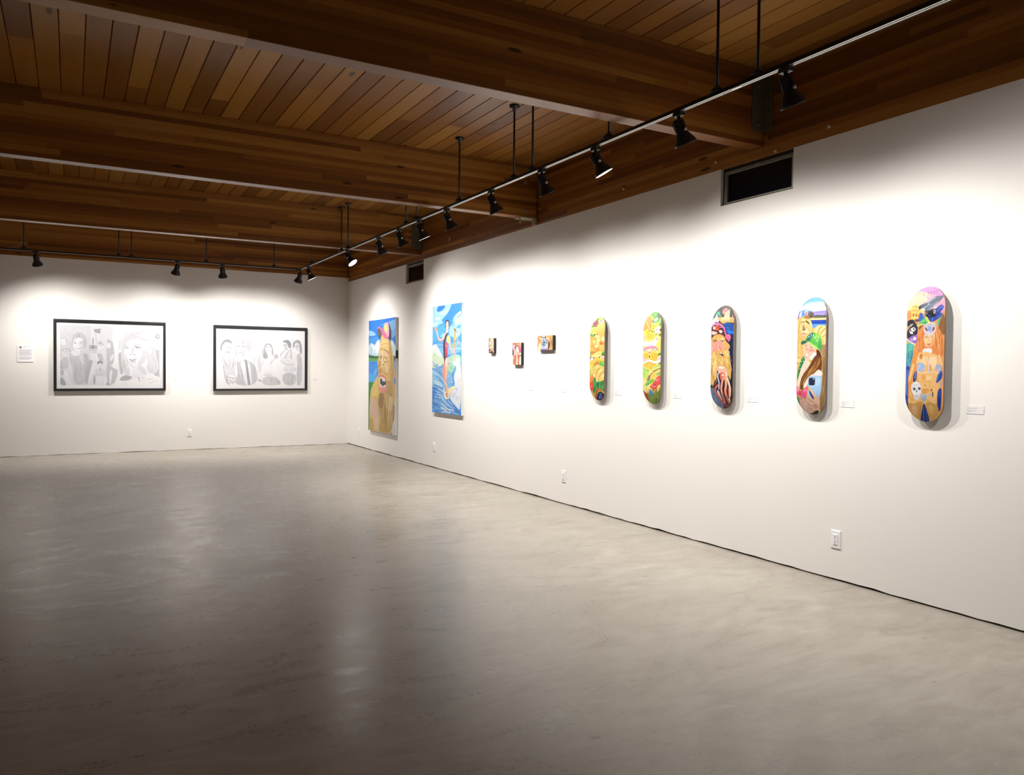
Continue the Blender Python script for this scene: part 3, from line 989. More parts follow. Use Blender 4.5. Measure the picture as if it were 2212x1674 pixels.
p 240 172 152 271 2070 356 2008 503 1989 667 2043 757 2140 779 2352 805 2516 627 2448 430 2427 446 2225 292 2142
p 206 98 88 402 2261 589 2188 664 2306 594 2449 464 2474 445 2356
e 251 217 202 505 2055 137 43
p 247 200 175 685 2140 768 2257 789 2493 706 2400
e 246 216 182 567 2307 46 45
s 190 80 75 11 527 2366 593 2389 641 2341
p 150 40 50 729 2753 825 2704 882 2867 848 3080 735 3084
s 236 196 156 77 771 2399 889 2690 895 2866 820 3140
s 250 220 185 25 804 2445 921 2701 916 2842
s 80 20 36 43 777 2776 780 2917 809 3034
s 200 90 70 33 826 2751 827 2927
s 236 152 116 83 690 2400 719 2635 678 2814 711 3002 799 3224
s 250 190 150 23 739 2423 760 2635 702 2813
s 232 142 106 84 577 2413 502 2700 526 2877 589 3090 636 3350
s 250 185 145 25 594 2460 518 2711 535 2865
s 150 92 90 51 567 2936 600 3113 652 3349
s 130 76 80 43 704 2990 799 3224
s 60 20 30 23 600 2757 608 2934 682 3110 754 3273
p 92 112 142 -102 2811 171 2708 186 2888 343 3003 521 3235 520 3355 331 3436 144 3397 -2 3136 -81 2932
h 3 152 182 206 60 76 108 112 136 170 18 14 34 2807 45 2989 211 3285 / 247 2982 385 3121 491 3345
p 190 185 195 286 2801 401 2809 450 2951 504 3105 528 3211 331 2979
s 245 235 225 13 473 3094 541 3223
s 196 82 62 75 353 2643 238 2718 208 2839 329 2991 446 3143 565 3257
s 236 130 100 23 303 2668 230 2742 216 2839
s 120 50 50 18 322 3027 438 3179 541 3282
s 206 202 226 49 412 2183 332 2285 351 2405 413 2547 400 2762
s 240 240 250 15 393 2189 316 2297 334 2405 392 2547
p 92 52 58 549 3222 741 3262 929 3148 808 3366 581 3472
s 150 90 95 18 640 3278 685 3348
p 70 30 36 866 2985 965 2958 908 3172 844 3175
s 190 170 110 18 339 3412 520 3355
''',
'B1': '''
b 222 186 98
p 160 212 92 175 170 386 -21 633 -33 1026 101 771 181 461 140
p 40 110 42 306 126 445 14 477 154 252 149
s 30 90 35 30 707 34 953 122
s 225 235 130 31 549 101 719 60
p 152 52 82 37 316 243 129 479 160 516 312 370 350
h 2 205 110 140 100 25 55 10 17 181 297 339 153 / 364 331 458 184
q 216 206 192 479 160 750 130 810 202 595 329
s 80 42 42 25 552 264 702 165
s 90 50 50 18 592 153 726 173
p 112 102 62 -40 414 168 322 497 349 433 415
p 206 221 102 -63 489 127 393 434 419 486 611 398 713 -35 642
s 124 152 52 17 34 537 252 454 416 471
s 124 152 52 17 46 600 272 543 441 590
s 240 245 170 19 46 493 224 431
p 122 172 82 -57 641 248 677 390 813 -52 799
s 230 240 170 18 30 644 249 702 400 819
p 246 231 172 398 707 557 713 749 874 444 864
e 42 32 22 335 730 51 30
e 42 32 22 526 724 38 22
p 225 170 90 -30 818 401 832 449 1132 -23 1146
e 231 182 82 234 1027 197 140
e 250 220 150 308 1016 77 70
e 246 221 152 599 1012 164 130
e 205 140 60 616 1049 46 22
e 247 227 172 926 922 128 111
p 216 142 52 699 990 823 956 1054 1134 650 1149
s 120 75 30 18 701 1113 826 1104 931 1168
s 140 90 40 18 433 858 449 1107
e 216 172 96 216 1239 180 73
e 226 192 102 829 1239 197 103
h 2 245 215 140 180 125 60 10 13 703 1175 663 1285 / 993 1169 1016 1304
e 226 166 72 474 1331 195 134
e 251 232 182 472 1201 106 57
s 130 80 35 21 560 1383 663 1298
s 150 95 45 18 64 1173 279 1178
p 192 142 62 -41 1372 540 1438 415 1542 -37 1536
p 241 221 142 498 1444 790 1386 836 1578 628 1650 203 1658 136 1545
s 190 150 70 15 499 1518 750 1484
p 72 162 52 772 1497 1119 1331 1123 1526 836 1597
s 30 110 30 21 855 1535 1080 1440
s 160 220 120 18 834 1486 1018 1402
p 140 190 90 -38 1499 135 1476 116 1601 -36 1612
p 26 20 32 -35 1644 106 1651 86 1727 -34 1726
s 30 20 30 27 246 1665 353 1679
s 30 20 30 33 629 1681 753 1633
s 30 20 30 35 939 1585 1042 1550
p 212 196 226 31 1688 224 1652 279 1703 125 1834 -11 1776
e 250 248 252 150 1721 43 63
p 236 182 192 660 1687 836 1606 1124 1581 1126 1667 755 1717
e 250 240 245 785 1658 42 37
e 250 240 240 940 1628 74 25
p 240 196 62 -52 1915 206 1828 375 1691 544 1640 755 1713 1126 1655 1128 1771 841 1837 525 1767 336 1903 210 2028 -50 2028
s 250 225 120 24 207 1853 397 1716 544 1674 756 1744 1004 1709
s 180 125 40 15 274 1978 420 1829 567 1780 841 1843
p 192 132 72 275 2028 421 1860 653 1830 686 1910 509 2028
p 112 192 82 665 1916 756 1768 925 1905 1133 2027 709 2028
p 240 225 140 924 1856 1128 1783 1131 1954
s 50 130 40 18 757 1830 802 1966
p 240 196 62 -70 1875 179 1912 422 1817 -72 1803
p 216 211 102 -90 1947 242 1984 276 2163 197 2319 75 2404 -81 2382
h 2 240 235 150 150 160 60 10 16 56 1984 43 2344 / 242 1996 187 2319
p 112 192 82 655 1878 862 1808 1139 1879 1142 2042 746 1966
s 50 130 40 18 725 1878 866 1984
s 190 230 140 16 784 1866 963 1925
p 150 140 60 -86 2165 49 2164 65 2452 -121 2479
p 241 201 112 290 2163 375 2020 525 1931 707 1978 966 2037 1065 2089 709 2096 550 2162 415 2317 279 2330
p 241 201 112 482 2316 670 2147 868 2076 1066 2124 1067 2218 793 2304 680 2445 578 2574 446 2525
p 241 206 117 687 2504 794 2361 1068 2241 1072 2440 888 2624 757 2689
p 252 230 165 426 2043 546 1972 667 2008 528 2079
p 252 230 165 632 2232 789 2125 928 2125 791 2219 673 2315
p 252 230 165 796 2467 874 2372 991 2324 973 2418 856 2513
s 215 165 80 14 347 2151 469 2174
s 215 165 80 14 493 2352 634 2374
s 215 165 80 14 717 2515 877 2525
s 140 96 42 19 432 2317 554 2162 719 2092
s 140 96 42 19 686 2468 797 2314 1028 2206
p 246 236 192 259 2342 401 2317 363 2437 267 2459
p 246 236 192 452 2554 602 2540 540 2666 475 2679
p 246 236 192 712 2675 843 2657 764 2768
p 50 140 62 191 2546 434 2454 490 2691 720 2651 1113 2533 1056 3084 846 2984 665 2894 453 2947 382 3068 153 3147 286 2856
h 4 122 202 92 20 92 82 60 160 70 170 225 120 30 16 273 2521 358 2711 230 3097 / 1035 2569 979 2746 907 3053
p 18 88 86 540 2684 679 2622 672 2847 507 2874
s 60 140 160 20 601 2706 575 2825
p 236 126 62 -117 2696 65 2452 211 2325 282 2473 259 2641 -12 2742
s 250 170 100 23 67 2548 188 2391
p 221 76 62 -165 2830 70 2674 259 2659 315 2855 185 3056 26 3019 -190 2964
h 2 246 132 112 180 40 40 12 15 49 2693 -28 2887 / 290 2832 165 3039
e 250 180 150 132 2859 33 19
p 152 96 52 -230 3038 77 3059 156 3225 136 3401 -83 3227
s 225 200 150 18 19 3043 102 3113 69 3210
s 30 40 30 30 18 3115 102 3233
p 192 112 52 367 3117 459 2965 666 2888 824 2949 877 3089 685 2988 538 3088 446 3293 227 3554 65 3464 127 3220 246 3337
s 232 152 92 38 344 3393 449 3234 545 3064 691 2965 847 3055
s 120 60 30 20 332 3274 423 3067 575 2944
s 40 110 60 24 231 3217 334 3094
p 34 20 44 471 3173 619 3050 772 3039 943 3134 979 3357 710 3558 298 3576 301 3443
p 20 92 62 548 3153 675 3030 837 3055 644 3134
p 50 102 202 492 3280 735 3100 815 3162 735 3248 534 3398
s 130 180 245 19 621 3204 738 3123
s 110 150 230 16 599 3264 565 3349
p 112 30 72 633 3305 883 3195 889 3337 645 3441
s 190 90 140 13 667 3345 797 3269
p 162 72 72 251 3505 372 3398 578 3456 490 3555
''',
'B2': '''
b 240 216 122
p 90 170 82 235 148 450 -12 657 -10 1070 183 1112 442 906 599 665 578 474 479 563 189
h 2 170 215 130 40 110 45 14 16 439 45 405 134 / 677 36 598 191
h 3 170 220 130 40 120 60 220 240 180 16 14 933 176 837 294 855 497 / 1018 281 1022 415 939 590
p 206 221 82 408 419 664 409 905 354 915 544 606 665 442 591
s 62 122 42 18 531 504 668 544
s 62 122 42 18 532 617 680 629
s 62 122 42 17 710 456 731 564
s 250 250 190 15 504 458 648 487
s 250 245 190 15 731 401 726 536
p 26 36 56 669 127 749 46 942 109 870 240 785 280
e 232 241 246 778 99 23 19
e 232 241 246 770 169 28 14
e 232 241 246 851 126 16 16
e 232 241 246 818 225 21 18
e 232 241 246 708 140 16 14
e 232 241 246 832 175 14 11
p 236 231 192 495 327 714 180 790 280 696 368
s 220 205 110 21 646 284 715 231
s 60 72 84 14 465 343 583 247 702 138
s 60 72 84 14 465 343 638 442 713 366 506 333
p 200 215 220 540 363 689 371 642 425
e 70 90 110 484 349 32 16
p 246 162 86 70 231 302 94 541 199 462 274 466 411 471 615 513 729 364 712 252 605 64 712 -46 639 30 390
s 236 122 62 17 171 215 358 275
s 236 122 62 17 101 462 231 565
s 251 200 126 45 176 374 301 562 433 681
s 250 190 120 32 324 153 465 206
s 235 125 70 16 308 312 405 408 438 568
e 251 242 240 737 637 82 43
e 251 242 240 862 586 68 54
e 251 242 240 894 686 95 44
e 251 242 240 738 751 65 51
e 251 242 240 855 766 68 51
e 236 176 176 805 668 58 38
s 90 120 60 20 556 753 693 725
p 70 60 40 914 678 1009 615 1083 707 983 747
p 120 140 60 849 820 1085 839 1087 928 918 911
s 60 100 50 25 713 871 798 807
e 42 22 16 338 711 39 20
e 42 22 16 521 718 35 20
p 236 206 162 -77 775 146 783 222 1058 -70 1118
s 150 110 90 14 50 871 141 999
p 251 206 62 133 783 221 650 385 724 444 839 391 1012 265 1025 172 920
p 246 201 92 401 787 612 772 672 936 579 1017 423 1019
s 216 152 42 14 242 718 243 979
s 216 152 42 14 330 767 339 1005
s 216 152 42 14 474 801 457 997
s 216 152 42 14 583 799 578 989
s 252 235 130 21 208 808 202 921
s 252 230 150 21 523 819 526 954
p 246 226 121 835 964 1120 918 1112 1326 860 1354 781 1241
s 215 190 60 15 920 1011 908 1244
p 140 190 100 -69 1164 56 1190 41 1338 -66 1347
p 247 228 235 -34 1131 213 1052 391 1164 406 1069 666 1065 750 961 893 905 862 1054 754 1185 696 1295 411 1272 217 1268 -32 1245
s 226 182 200 13 233 1160 338 1129
s 226 182 200 13 581 1102 601 1237
p 225 140 160 750 995 852 964 837 1053
s 205 100 125 14 750 1006 837 1053
p 226 152 177 -12 1337 410 1249 722 1268 928 1400 620 1333 413 1390 219 1336 -10 1428
p 247 230 222 40 1435 184 1354 294 1377 151 1477
p 247 230 222 535 1387 654 1339 878 1410 691 1446
s 122 64 72 16 43 1432 184 1352 294 1377
s 122 64 72 13 43 1432 151 1477 256 1410
s 122 64 72 15 534 1384 654 1333 881 1410
s 122 64 72 13 552 1395 691 1443 861 1410
e 150 100 90 647 1384 17 9
e 150 100 90 167 1397 18 14
p 226 122 142 240 1489 571 1461 416 1537
p 251 240 242 288 1424 412 1343 487 1414 398 1496
p 246 196 72 -62 1531 381 1514 352 1672 196 1796 -56 1851
p 246 191 62 395 1560 623 1493 847 1543 867 1699 699 1855 559 1753
s 216 150 42 14 99 1556 49 1738
s 216 150 42 14 205 1546 139 1761
s 216 150 42 14 294 1547 226 1694
s 216 150 42 14 521 1561 629 1765
s 216 150 42 14 624 1529 715 1765
s 216 150 42 14 727 1542 782 1721
s 252 228 130 18 153 1568 85 1738
s 252 228 130 18 572 1551 680 1742
p 90 132 52 847 1554 1115 1492 1117 1569 849 1644
p 210 220 120 846 1499 1114 1414 1115 1492 847 1543
p 236 222 227 866 1644 1117 1580 1123 1856 853 1855
s 170 150 190 18 934 1656 920 1800
e 72 62 42 392 1661 35 38
p 240 200 205 -58 1737 138 1704 229 1853 -56 1851
p 250 235 238 176 1852 385 1729 596 1854
p 236 192 206 -101 1710 271 1713 108 1860 -98 1877
s 150 110 170 19 127 1735 116 1819
p 246 192 72 253 1713 850 1718 780 1816 637 1827 419 1767
p 225 205 230 814 1717 1061 1719 1028 1812 816 1811
p 246 196 82 145 1890 347 1826 567 1903 818 1939 607 2132 482 2192 259 2047 -95 2033
s 220 155 45 15 311 1891 296 2021
s 220 155 45 15 421 1891 444 2103
s 220 155 45 15 201 1914 203 1997
s 220 155 45 15 568 1950 534 2103
s 252 228 130 18 366 1891 370 2056
p 252 235 238 -97 1913 199 1805 382 1755 673 1843 1062 1777 1082 1858 747 1918 566 1894 347 1822 90 1926
s 170 100 80 12 90 1932 347 1838 567 1906 783 1925
p 186 221 102 -113 2033 130 2027 372 2151 330 2352 186 2508 -107 2357
h 3 112 162 62 220 240 150 150 200 80 16 17 18 2045 206 2128 335 2175 / -34 2236 118 2354 195 2496
p 90 180 50 280 2139 390 2163 337 2234
p 211 226 132 588 2050 819 1948 1084 1997 1087 2101 572 2195
s 130 180 80 16 642 2079 820 1997 962 2009
p 90 162 82 836 1916 1081 1835 1084 1986
s 30 90 50 17 907 1951 995 1893
p 241 206 102 484 2303 771 2231 722 2488 433 2493
s 215 165 60 16 647 2290 659 2443
s 215 165 60 16 754 2301 738 2395
p 152 202 102 773 2312 1088 2159 1092 2344 827 2359
s 60 120 50 18 790 2312 966 2229
p 250 235 170 353 2115 482 2186 609 2208 447 2292
s 110 82 52 32 1086 2072 964 2102 751 2151 538 2258 431 2375
s 200 160 110 21 823 2184 573 2244
p 152 127 102 241 2508 339 2362 430 2328 477 2421 365 2547 261 2567
s 200 185 170 22 305 2495 349 2411
s 80 54 46 30 404 2399 396 2470 334 2559
p 236 226 152 -196 2598 176 2508 226 2781 170 3021 -202 2851
h 2 250 245 200 190 180 90 12 15 -12 2380 -63 2644 -62 2764 / 177 2544 162 2747 180 2925
p 112 192 82 146 2676 433 2493 660 2489 697 2565 401 2688 189 2770
s 50 140 50 20 218 2746 436 2634
s 200 235 150 19 307 2601 489 2527
p 240 230 130 253 2780 437 2682 482 2869 273 2922
p 226 82 77 706 2547 828 2388 1091 2321 1080 2634 835 2743 833 2872 680 2876 531 2839 409 2783 582 2655
p 240 120 110 794 2487 970 2438 955 2555 796 2581
p 150 30 42 655 2701 798 2662 691 2770
s 251 202 192 20 742 2547 847 2487
s 251 202 192 17 474 2710 605 2739
s 251 220 210 17 617 2789 763 2736
p 152 30 42 546 2868 691 2864 594 2961
s 180 40 45 16 618 2643 724 2559
p 116 142 62 152 2973 359 3039 522 3116 675 2911 1046 2762 1046 3017 903 3431 517 3627 331 3636 165 3596 -46 3437 253 3280
h 4 172 187 92 60 102 40 130 160 70 90 120 50 40 16 217 2924 291 3160 160 3524 / 975 2787 875 3139 612 3575
p 176 60 46 -215 2791 167 2991 276 3160 259 3286 142 3345 -38 3316 -232 3093
h 2 215 95 70 110 25 25 12 17 -60 2908 3 3194 / 164 3009 216 3282
s 250 235 180 22 -68 2836 152 2973
p 50 97 36 250 3316 337 3540 149 3549
p 48 90 40 553 3387 812 3341 714 3546 435 3607
p 200 216 182 664 3394 732 3366 767 3437 692 3470
s 222 142 92 21 832 2790 773 2967 642 3071
s 222 142 92 19 716 3063 809 3183
p 240 230 130 819 2907 941 2741 950 2857 826 2966
p 70 130 222 345 2932 445 2876 551 2950 557 3086 487 3111 396 3037
s 130 185 245 18 381 2931 438 3012
s 35 70 160 15 503 2963 516 3069
s 90 130 120 14 364 2926 354 2873 517 2880
''',
'F1': '''
b 249 249 252
q 222 222 229 35 32 308 28 308 361 34 366
q 232 232 239 308 28 511 31 510 647 33 646 34 366 308 361
h 2 214 214 221 236 236 243 16 4 40 60 128 139 / 218 39 304 134
p 196 196 203 34 386 61 386 65 483 34 483
p 212 212 219 39 376 105 349 114 477 51 483
e 238 238 245 63 202 24 43
s 176 176 183 4 42 170 66 161 90 176 90 212
e 238 238 245 83 314 30 43
s 160 160 167 5 52 294 79 278 114 277 121 303
s 175 175 182 4 65 309 101 303
s 180 180 187 3 92 283 87 334 105 329
h 3 180 180 187 205 205 212 160 160 167 10 4 36 478 38 559 / 65 477 69 554
p 186 186 193 33 564 51 564 97 649 33 648
p 243 243 250 69 488 100 513 113 605 158 649 95 649 64 554
p 204 204 211 132 241 141 139 182 102 236 105 276 166 271 248 235 280 244 208 200 152 159 179 145 251
h 3 184 184 191 222 222 229 170 170 177 26 5 137 231 141 144 200 116 / 235 270 276 228 236 115
p 245 245 252 148 190 200 147 241 177 246 249 217 292 181 299 145 251
p 224 224 231 217 208 244 208 244 254 217 291 213 250
s 128 128 135 5 157 216 178 214
s 128 128 135 5 206 210 238 206
s 165 165 172 3 155 202 179 202
s 160 160 167 3 206 196 238 192
s 190 190 197 3 199 214 204 245 213 247
s 150 150 157 5 186 267 204 271 218 265
p 240 240 247 141 282 181 299 217 296 212 332 172 358 127 333
s 170 170 177 4 123 328 150 348 172 358 199 340
p 210 210 217 105 359 163 359 212 327 262 414 280 476 261 641 151 641 145 461
h 3 192 192 199 228 228 235 205 205 212 26 5 118 364 149 477 158 636 / 226 347 271 476 257 636
p 226 226 233 222 327 257 440 235 435 199 363
p 198 198 205 235 321 271 310 298 372 280 434 257 424
p 194 194 201 262 440 303 367 339 413 307 538 270 646 257 646
p 240 240 247 326 408 344 413 325 527 302 610 279 615 303 501
p 188 188 195 334 537 353 553 348 641 330 641
q 178 178 185 333 66 400 58 397 110 349 99
s 150 150 157 4 345 94 393 95
s 192 192 199 4 356 109 360 210
q 190 190 197 293 231 367 230 367 273 293 275
e 160 160 167 328 250 15 16
q 184 184 191 322 159 336 159 336 226 322 227
s 165 165 172 5 303 286 363 285
s 175 175 182 6 321 304 363 301
e 240 240 247 396 246 23 30
s 165 165 172 6 370 216 429 220
q 200 200 207 379 210 381 191 413 190 416 211
s 150 150 157 4 386 235 409 237
p 204 204 211 358 319 408 308 427 380 417 459 381 412
p 243 243 250 353 330 372 340 385 417 362 397
e 160 160 167 392 415 26 22
e 240 240 247 395 443 21 27
s 150 150 157 4 383 438 408 438
s 165 165 172 4 387 456 404 456
p 222 222 229 344 491 380 464 417 469 450 526 436 537 353 553
s 160 160 167 5 394 464 396 495
s 185 185 192 4 330 543 380 548 436 532
q 238 238 245 353 563 417 558 412 647 357 646
p 188 188 195 436 589 510 458 510 647 435 647
p 245 245 252 421 641 454 537 510 421 510 474 449 647
p 206 206 213 453 171 481 160 518 222 527 295 522 431 467 432 453 380
h 3 178 178 185 215 215 222 195 195 202 18 4 458 171 462 275 / 504 180 532 274
e 240 240 247 474 233 19 31
p 240 240 247 481 364 518 306 523 353 490 405
h 2 196 196 203 226 226 233 14 4 561 79 570 220 555 305 / 617 114 607 220 588 294
p 206 206 213 453 401 480 432 527 473 574 489 560 589 527 631 452 641
p 246 246 253 541 426 579 473 574 552 545 631 522 631 564 525
p 244 244 251 480 500 513 479 494 636 480 636
p 202 202 209 560 299 607 304 612 536 583 536 569 431
p 188 188 195 564 596 611 538 687 546 699 580 630 602
q 200 200 207 908 266 960 265 960 558 907 542
p 226 226 233 622 114 717 58 813 47 881 79 918 169 913 266 957 426 947 507 880 534 822 481 851 374 784 152 717 148 641 198 607 325 640 430 687 535 621 544 593 430 588 273
h 3 206 206 213 242 242 249 216 216 223 30 5 631 198 717 74 803 60 / 655 197 760 147 910 191
h 3 205 205 212 240 240 247 220 220 227 22 4 603 314 602 430 626 536 / 626 314 654 435 687 535
h 3 205 205 212 240 240 247 216 216 223 24 5 847 363 832 454 871 534 / 910 298 949 432 944 502
p 247 247 254 629 230 679 154 779 146 815 268 834 348 793 418 735 456 702 457 654 393 620 314
p 228 228 235 784 237 830 241 849 347 798 428 735 456 760 391 793 322
p 236 236 243 856 240 895 239 895 320 861 337
s 180 180 187 4 861 246 898 239 895 309 871 336
s 130 130 137 6 629 251 659 256
s 128 128 135 7 721 238 767 243
s 195 195 202 14 736 248 774 248
s 150 150 157 4 736 243 750 251
s 178 178 185 5 714 223 779 215
s 178 178 185 5 625 231 656 235
s 180 180 187 5 705 244 697 302 688 318
s 140 140 147 5 707 326 727 324
s 160 160 167 4 669 319 683 324
s 145 145 152 6 668 371 688 383 733 369
s 200 200 207 10 683 392 726 389
s 175 175 182 4 688 403 721 400
s 185 185 192 4 624 319 654 398 702 458 735 458
p 240 240 247 702 461 784 439 815 561 735 583 687 562
p 226 226 233 735 461 793 428 846 524 812 551
s 150 150 157 5 754 562 766 604
s 190 190 197 5 793 562 812 577
s 200 200 207 5 846 588 900 572
s 205 205 212 5 866 626 934 593
s 210 210 217 4 630 615 644 647
q 172 172 179 913 137 935 86 967 112 957 155
q 225 225 232 930 126 942 104 954 115 950 136
''',
'F2': '''
b 249 248 251
h 2 240 240 247 246 246 253 14 5 35 39 35 317 / 498 24 499 309
s 205 205 212 3 84 63 217 59 498 13
s 180 180 187 7 216 28 215 314
s 195 195 202 6 187 70 242 53
q 200 200 207 64 33 88 32 84 109 76 110
s 222 190 195 5 37 115 86 119
s 205 205 212 5 113 98 114 129
s 205 205 212 5 128 108 129 129
s 205 205 212 5 143 97 144 128
s 205 205 212 5 158 107 159 128
s 205 205 212 5 172 97 173 128
s 205 205 212 5 187 107 188 127
s 205 205 212 4 391 90 393 137
s 205 205 212 4 416 90 414 137
s 205 205 212 4 398 227 434 221
e 215 215 222 444 189 14 21
s 190 190 197 7 421 326 419 389
e 226 226 233 480 246 23 37
p 228 228 235 439 326 499 299 499 521 460 468
s 200 200 207 4 480 299 470 362 491 441
p 162 162 169 45 260 52 183 88 130 138 122 183 159 172 177 103 150 84 192 57 260
p 240 240 247 59 213 103 155 173 174 174 231 148 297 108 308 69 275
p 220 220 227 69 192 103 161 98 264 79 275
s 110 110 117 5 123 218 150 222
s 110 110 117 5 162 228 176 217
s 150 150 157 4 89 197 123 207
s 125 125 132 6 108 275 133 264 157 280
s 160 160 167 4 153 232 163 258
s 170 170 177 4 113 290 143 287
p 226 226 233 57 306 118 322 200 314 222 418 198 496 220 548 138 647 99 600 84 471 57 394
h 3 196 196 203 240 240 247 178 178 185 26 4 64 316 89 399 94 471 / 207 324 217 418 178 491
s 165 165 172 5 84 419 89 512 113 616 148 642
p 242 242 249 121 523 218 535 225 590 168 637 126 621
s 140 140 147 5 128 551 183 569
s 140 140 147 5 128 585 178 598
s 140 140 147 5 138 618 188 612
s 140 140 147 5 188 569 223 559
s 140 140 147 5 118 538 123 616
s 140 140 147 5 208 590 183 626
p 206 206 213 217 116 267 68 337 66 391 127 391 206 363 269 333 228 317 187 237 168 215 189
h 2 186 186 193 222 222 229 24 5 222 142 277 83 / 333 228 388 185
p 240 240 247 216 189 257 167 318 202 330 260 287 331 237 295 221 236
p 216 216 223 282 208 328 218 328 265 287 328 282 271
s 120 120 127 6 226 205 258 199
s 120 120 127 6 282 200 320 208
s 160 160 167 4 262 209 257 245 272 250
s 150 150 157 5 247 279 287 271
s 175 175 182 5 297 292 292 328
p 206 206 213 217 355 257 391 308 349 353 359 439 415 465 648 188 647 242 522
h 2 190 190 197 220 220 227 16 6 227 381 247 511 218 642 / 277 417 308 548 308 642
h 2 190 190 197 218 218 225 12 6 358 380 389 521 399 642 / 434 421 450 547 460 642
p 243 243 250 257 391 318 349 351 647 320 647 283 469
p 168 168 175 314 348 334 347 379 647 348 647 323 417
p 246 246 253 338 354 369 390 399 647 381 647
s 160 160 167 4 237 334 267 381
p 244 244 251 217 293 257 324 267 386 227 345
p 195 195 202 460 574 499 584 499 611 465 600
s 190 190 197 6 503 29 506 288
s 190 190 197 4 472 67 534 76
s 212 212 219 4 544 28 547 139
s 212 212 219 3 549 27 643 78 961 41
s 208 208 215 4 633 190 717 185
s 208 208 215 4 633 216 717 211
s 208 208 215 4 633 243 717 238
s 208 208 215 4 622 147 669 146
s 205 205 212 4 680 109 680 167
s 208 208 215 4 722 107 724 155
s 210 210 217 4 849 77 875 55
s 205 205 212 6 857 82 860 217
p 182 182 189 504 330 526 182 576 153 620 174 638 291 617 302 608 211 599 177 545 181 539 250 573 297 566 345
h 2 160 160 167 204 204 211 16 4 534 181 514 319 / 545 181 565 334
p 246 246 253 542 194 602 179 619 243 597 302 571 279 544 239
e 110 110 117 565 203 7 5
e 110 110 117 596 197 7 5
s 170 170 177 4 578 223 583 231
s 165 165 172 4 573 249 594 249
p 246 246 253 571 276 612 286 628 339 576 345
p 246 246 253 524 351 602 334 630 349 624 477 517 486
s 190 190 197 4 504 420 529 346
s 180 180 187 5 608 403 617 360 649 344
p 206 206 213 633 296 680 274 696 338 644 339
p 240 240 247 514 494 618 483 628 536 519 542
s 195 195 202 6 530 531 618 525
p 215 215 222 509 547 660 538 718 600 718 648 504 647
h 2 178 178 185 236 236 243 16 4 530 547 525 642 / 654 541 702 642
p 162 162 169 745 123 806 109 841 153 836 217 812 207 796 164 780 150 740 147
p 232 232 239 740 158 785 149 808 196 785 253 756 224
s 110 110 117 6 748 182 790 173
s 140 140 147 6 769 197 777 229
s 160 160 167 4 785 245 806 191
p 240 240 247 706 305 743 241 796 261 887 249 914 329 884 413 754 415 706 359
h 3 222 222 229 246 246 253 205 205 212 16 4 717 321 765 390 / 807 272 903 335
s 150 150 157 6 709 305 756 238
s 150 150 157 6 764 331 807 247 841 225
s 150 150 157 7 839 239 839 336
p 235 235 242 722 348 817 347 887 389 871 416 754 412
s 170 170 177 5 717 359 765 406 882 410
p 234 234 241 743 417 906 421 899 499 741 500
h 2 205 205 212 245 245 252 10 4 754 428 754 492 / 893 427 893 491
p 206 206 213 725 503 901 502 893 648 755 648
h 2 192 192 199 222 222 229 12 6 765 508 765 643 / 893 508 888 643
p 246 246 253 680 359 743 407 733 503 717 594 675 568 665 466
p 200 200 207 670 568 712 600 712 642 676 642
p 176 176 183 857 136 924 102 964 155 968 290 935 264 938 172 892 141 877 195 862 217
p 235 235 242 878 162 908 140 938 172 935 226 908 254 881 216
s 120 120 127 5 884 187 929 188
s 150 150 157 4 903 216 919 218
s 160 160 167 4 911 167 908 200
p 206 206 213 900 264 968 285 969 648 896 648 911 410
h 2 190 190 197 222 222 229 14 5 914 280 909 643 / 962 290 963 643
''',
}
# ------------------------------------------------------------------ materials
M = {}
def wall_paint(name, c):
    t = NT(name); P = t.n('TexCoord').outputs['Object']
    f = t.noise(P, 1.3, 3); fine = t.noise(P, 220, 2)
    return t.set(t.mix(f, tuple(v*0.975 for v in c), c), 0.62, 0.3, bump=fine, bump_d=0.0006, bump_s=0.25)
M['wall'] = wall_paint('white_wall_paint', WALL_C)
M['beamx'] = wood('glulam_across', 'x', 0.0445, BEAM_C)
M['beamy'] = wood('glulam_along', 'y', 0.0445, BEAM_C)
M['plank'] = wood('ceiling_planks', 'y', 0.154, PLANK_C, plank=True, grainfreq=30)
M['black'] = plain('black_enamel', (0.012, 0.012, 0.013), 0.42, 0.5)
M['frame'] = plain('black_frame_lacquer', (0.014, 0.014, 0.016), 0.35, 0.5)
M['panelblack'] = plain('black_panel_paint', (0.022, 0.022, 0.022), 0.6, 0.3)
M['conductor'] = plain('bright_conductor', (0.75, 0.73, 0.70), 0.35, 0.5, 0.6)
M['reflector'] = plain('lamp_reflector', (0.8, 0.8, 0.78), 0.3, 0.5, 0.0)
M['canvas'] = plain('primed_canvas', (0.74, 0.73, 0.71), 0.8, 0.2, 0.0, 0.05, 300)
M['paper'] = plain('white_paper', (0.83, 0.83, 0.84), 0.8, 0.2)
M['card'] = plain('caption_card', (0.74, 0.735, 0.73), 0.7, 0.2)
M['ink'] = plain('grey_print', (0.34, 0.34, 0.36), 0.8, 0.1)
M['inklight'] = plain('pale_grey_print', (0.52, 0.52, 0.57), 0.8, 0.1)
M['inkdark'] = plain('dark_print', (0.05, 0.045, 0.05), 0.7, 0.2)
M['plastic'] = plain('white_plastic', (0.84, 0.84, 0.86), 0.32, 0.5)
M['slot'] = plain('dark_slot', (0.03, 0.03, 0.03), 0.6, 0.3)
M['ply'] = plain('maple_ply_edge', (0.20, 0.125, 0.08), 0.55, 0.4, 0.0, 0.3, 40)
M['grip'] = plain('raw_deck_back', (0.10, 0.075, 0.055), 0.8, 0.2)
M['steel'] = plain('drab_painted_steel', (0.115, 0.10, 0.062), 0.55, 0.5, 0.0, 0.25, 25)
M['seat'] = plain('pale_steel_seat', (0.36, 0.29, 0.19), 0.5, 0.5, 0.0, 0.15, 30)
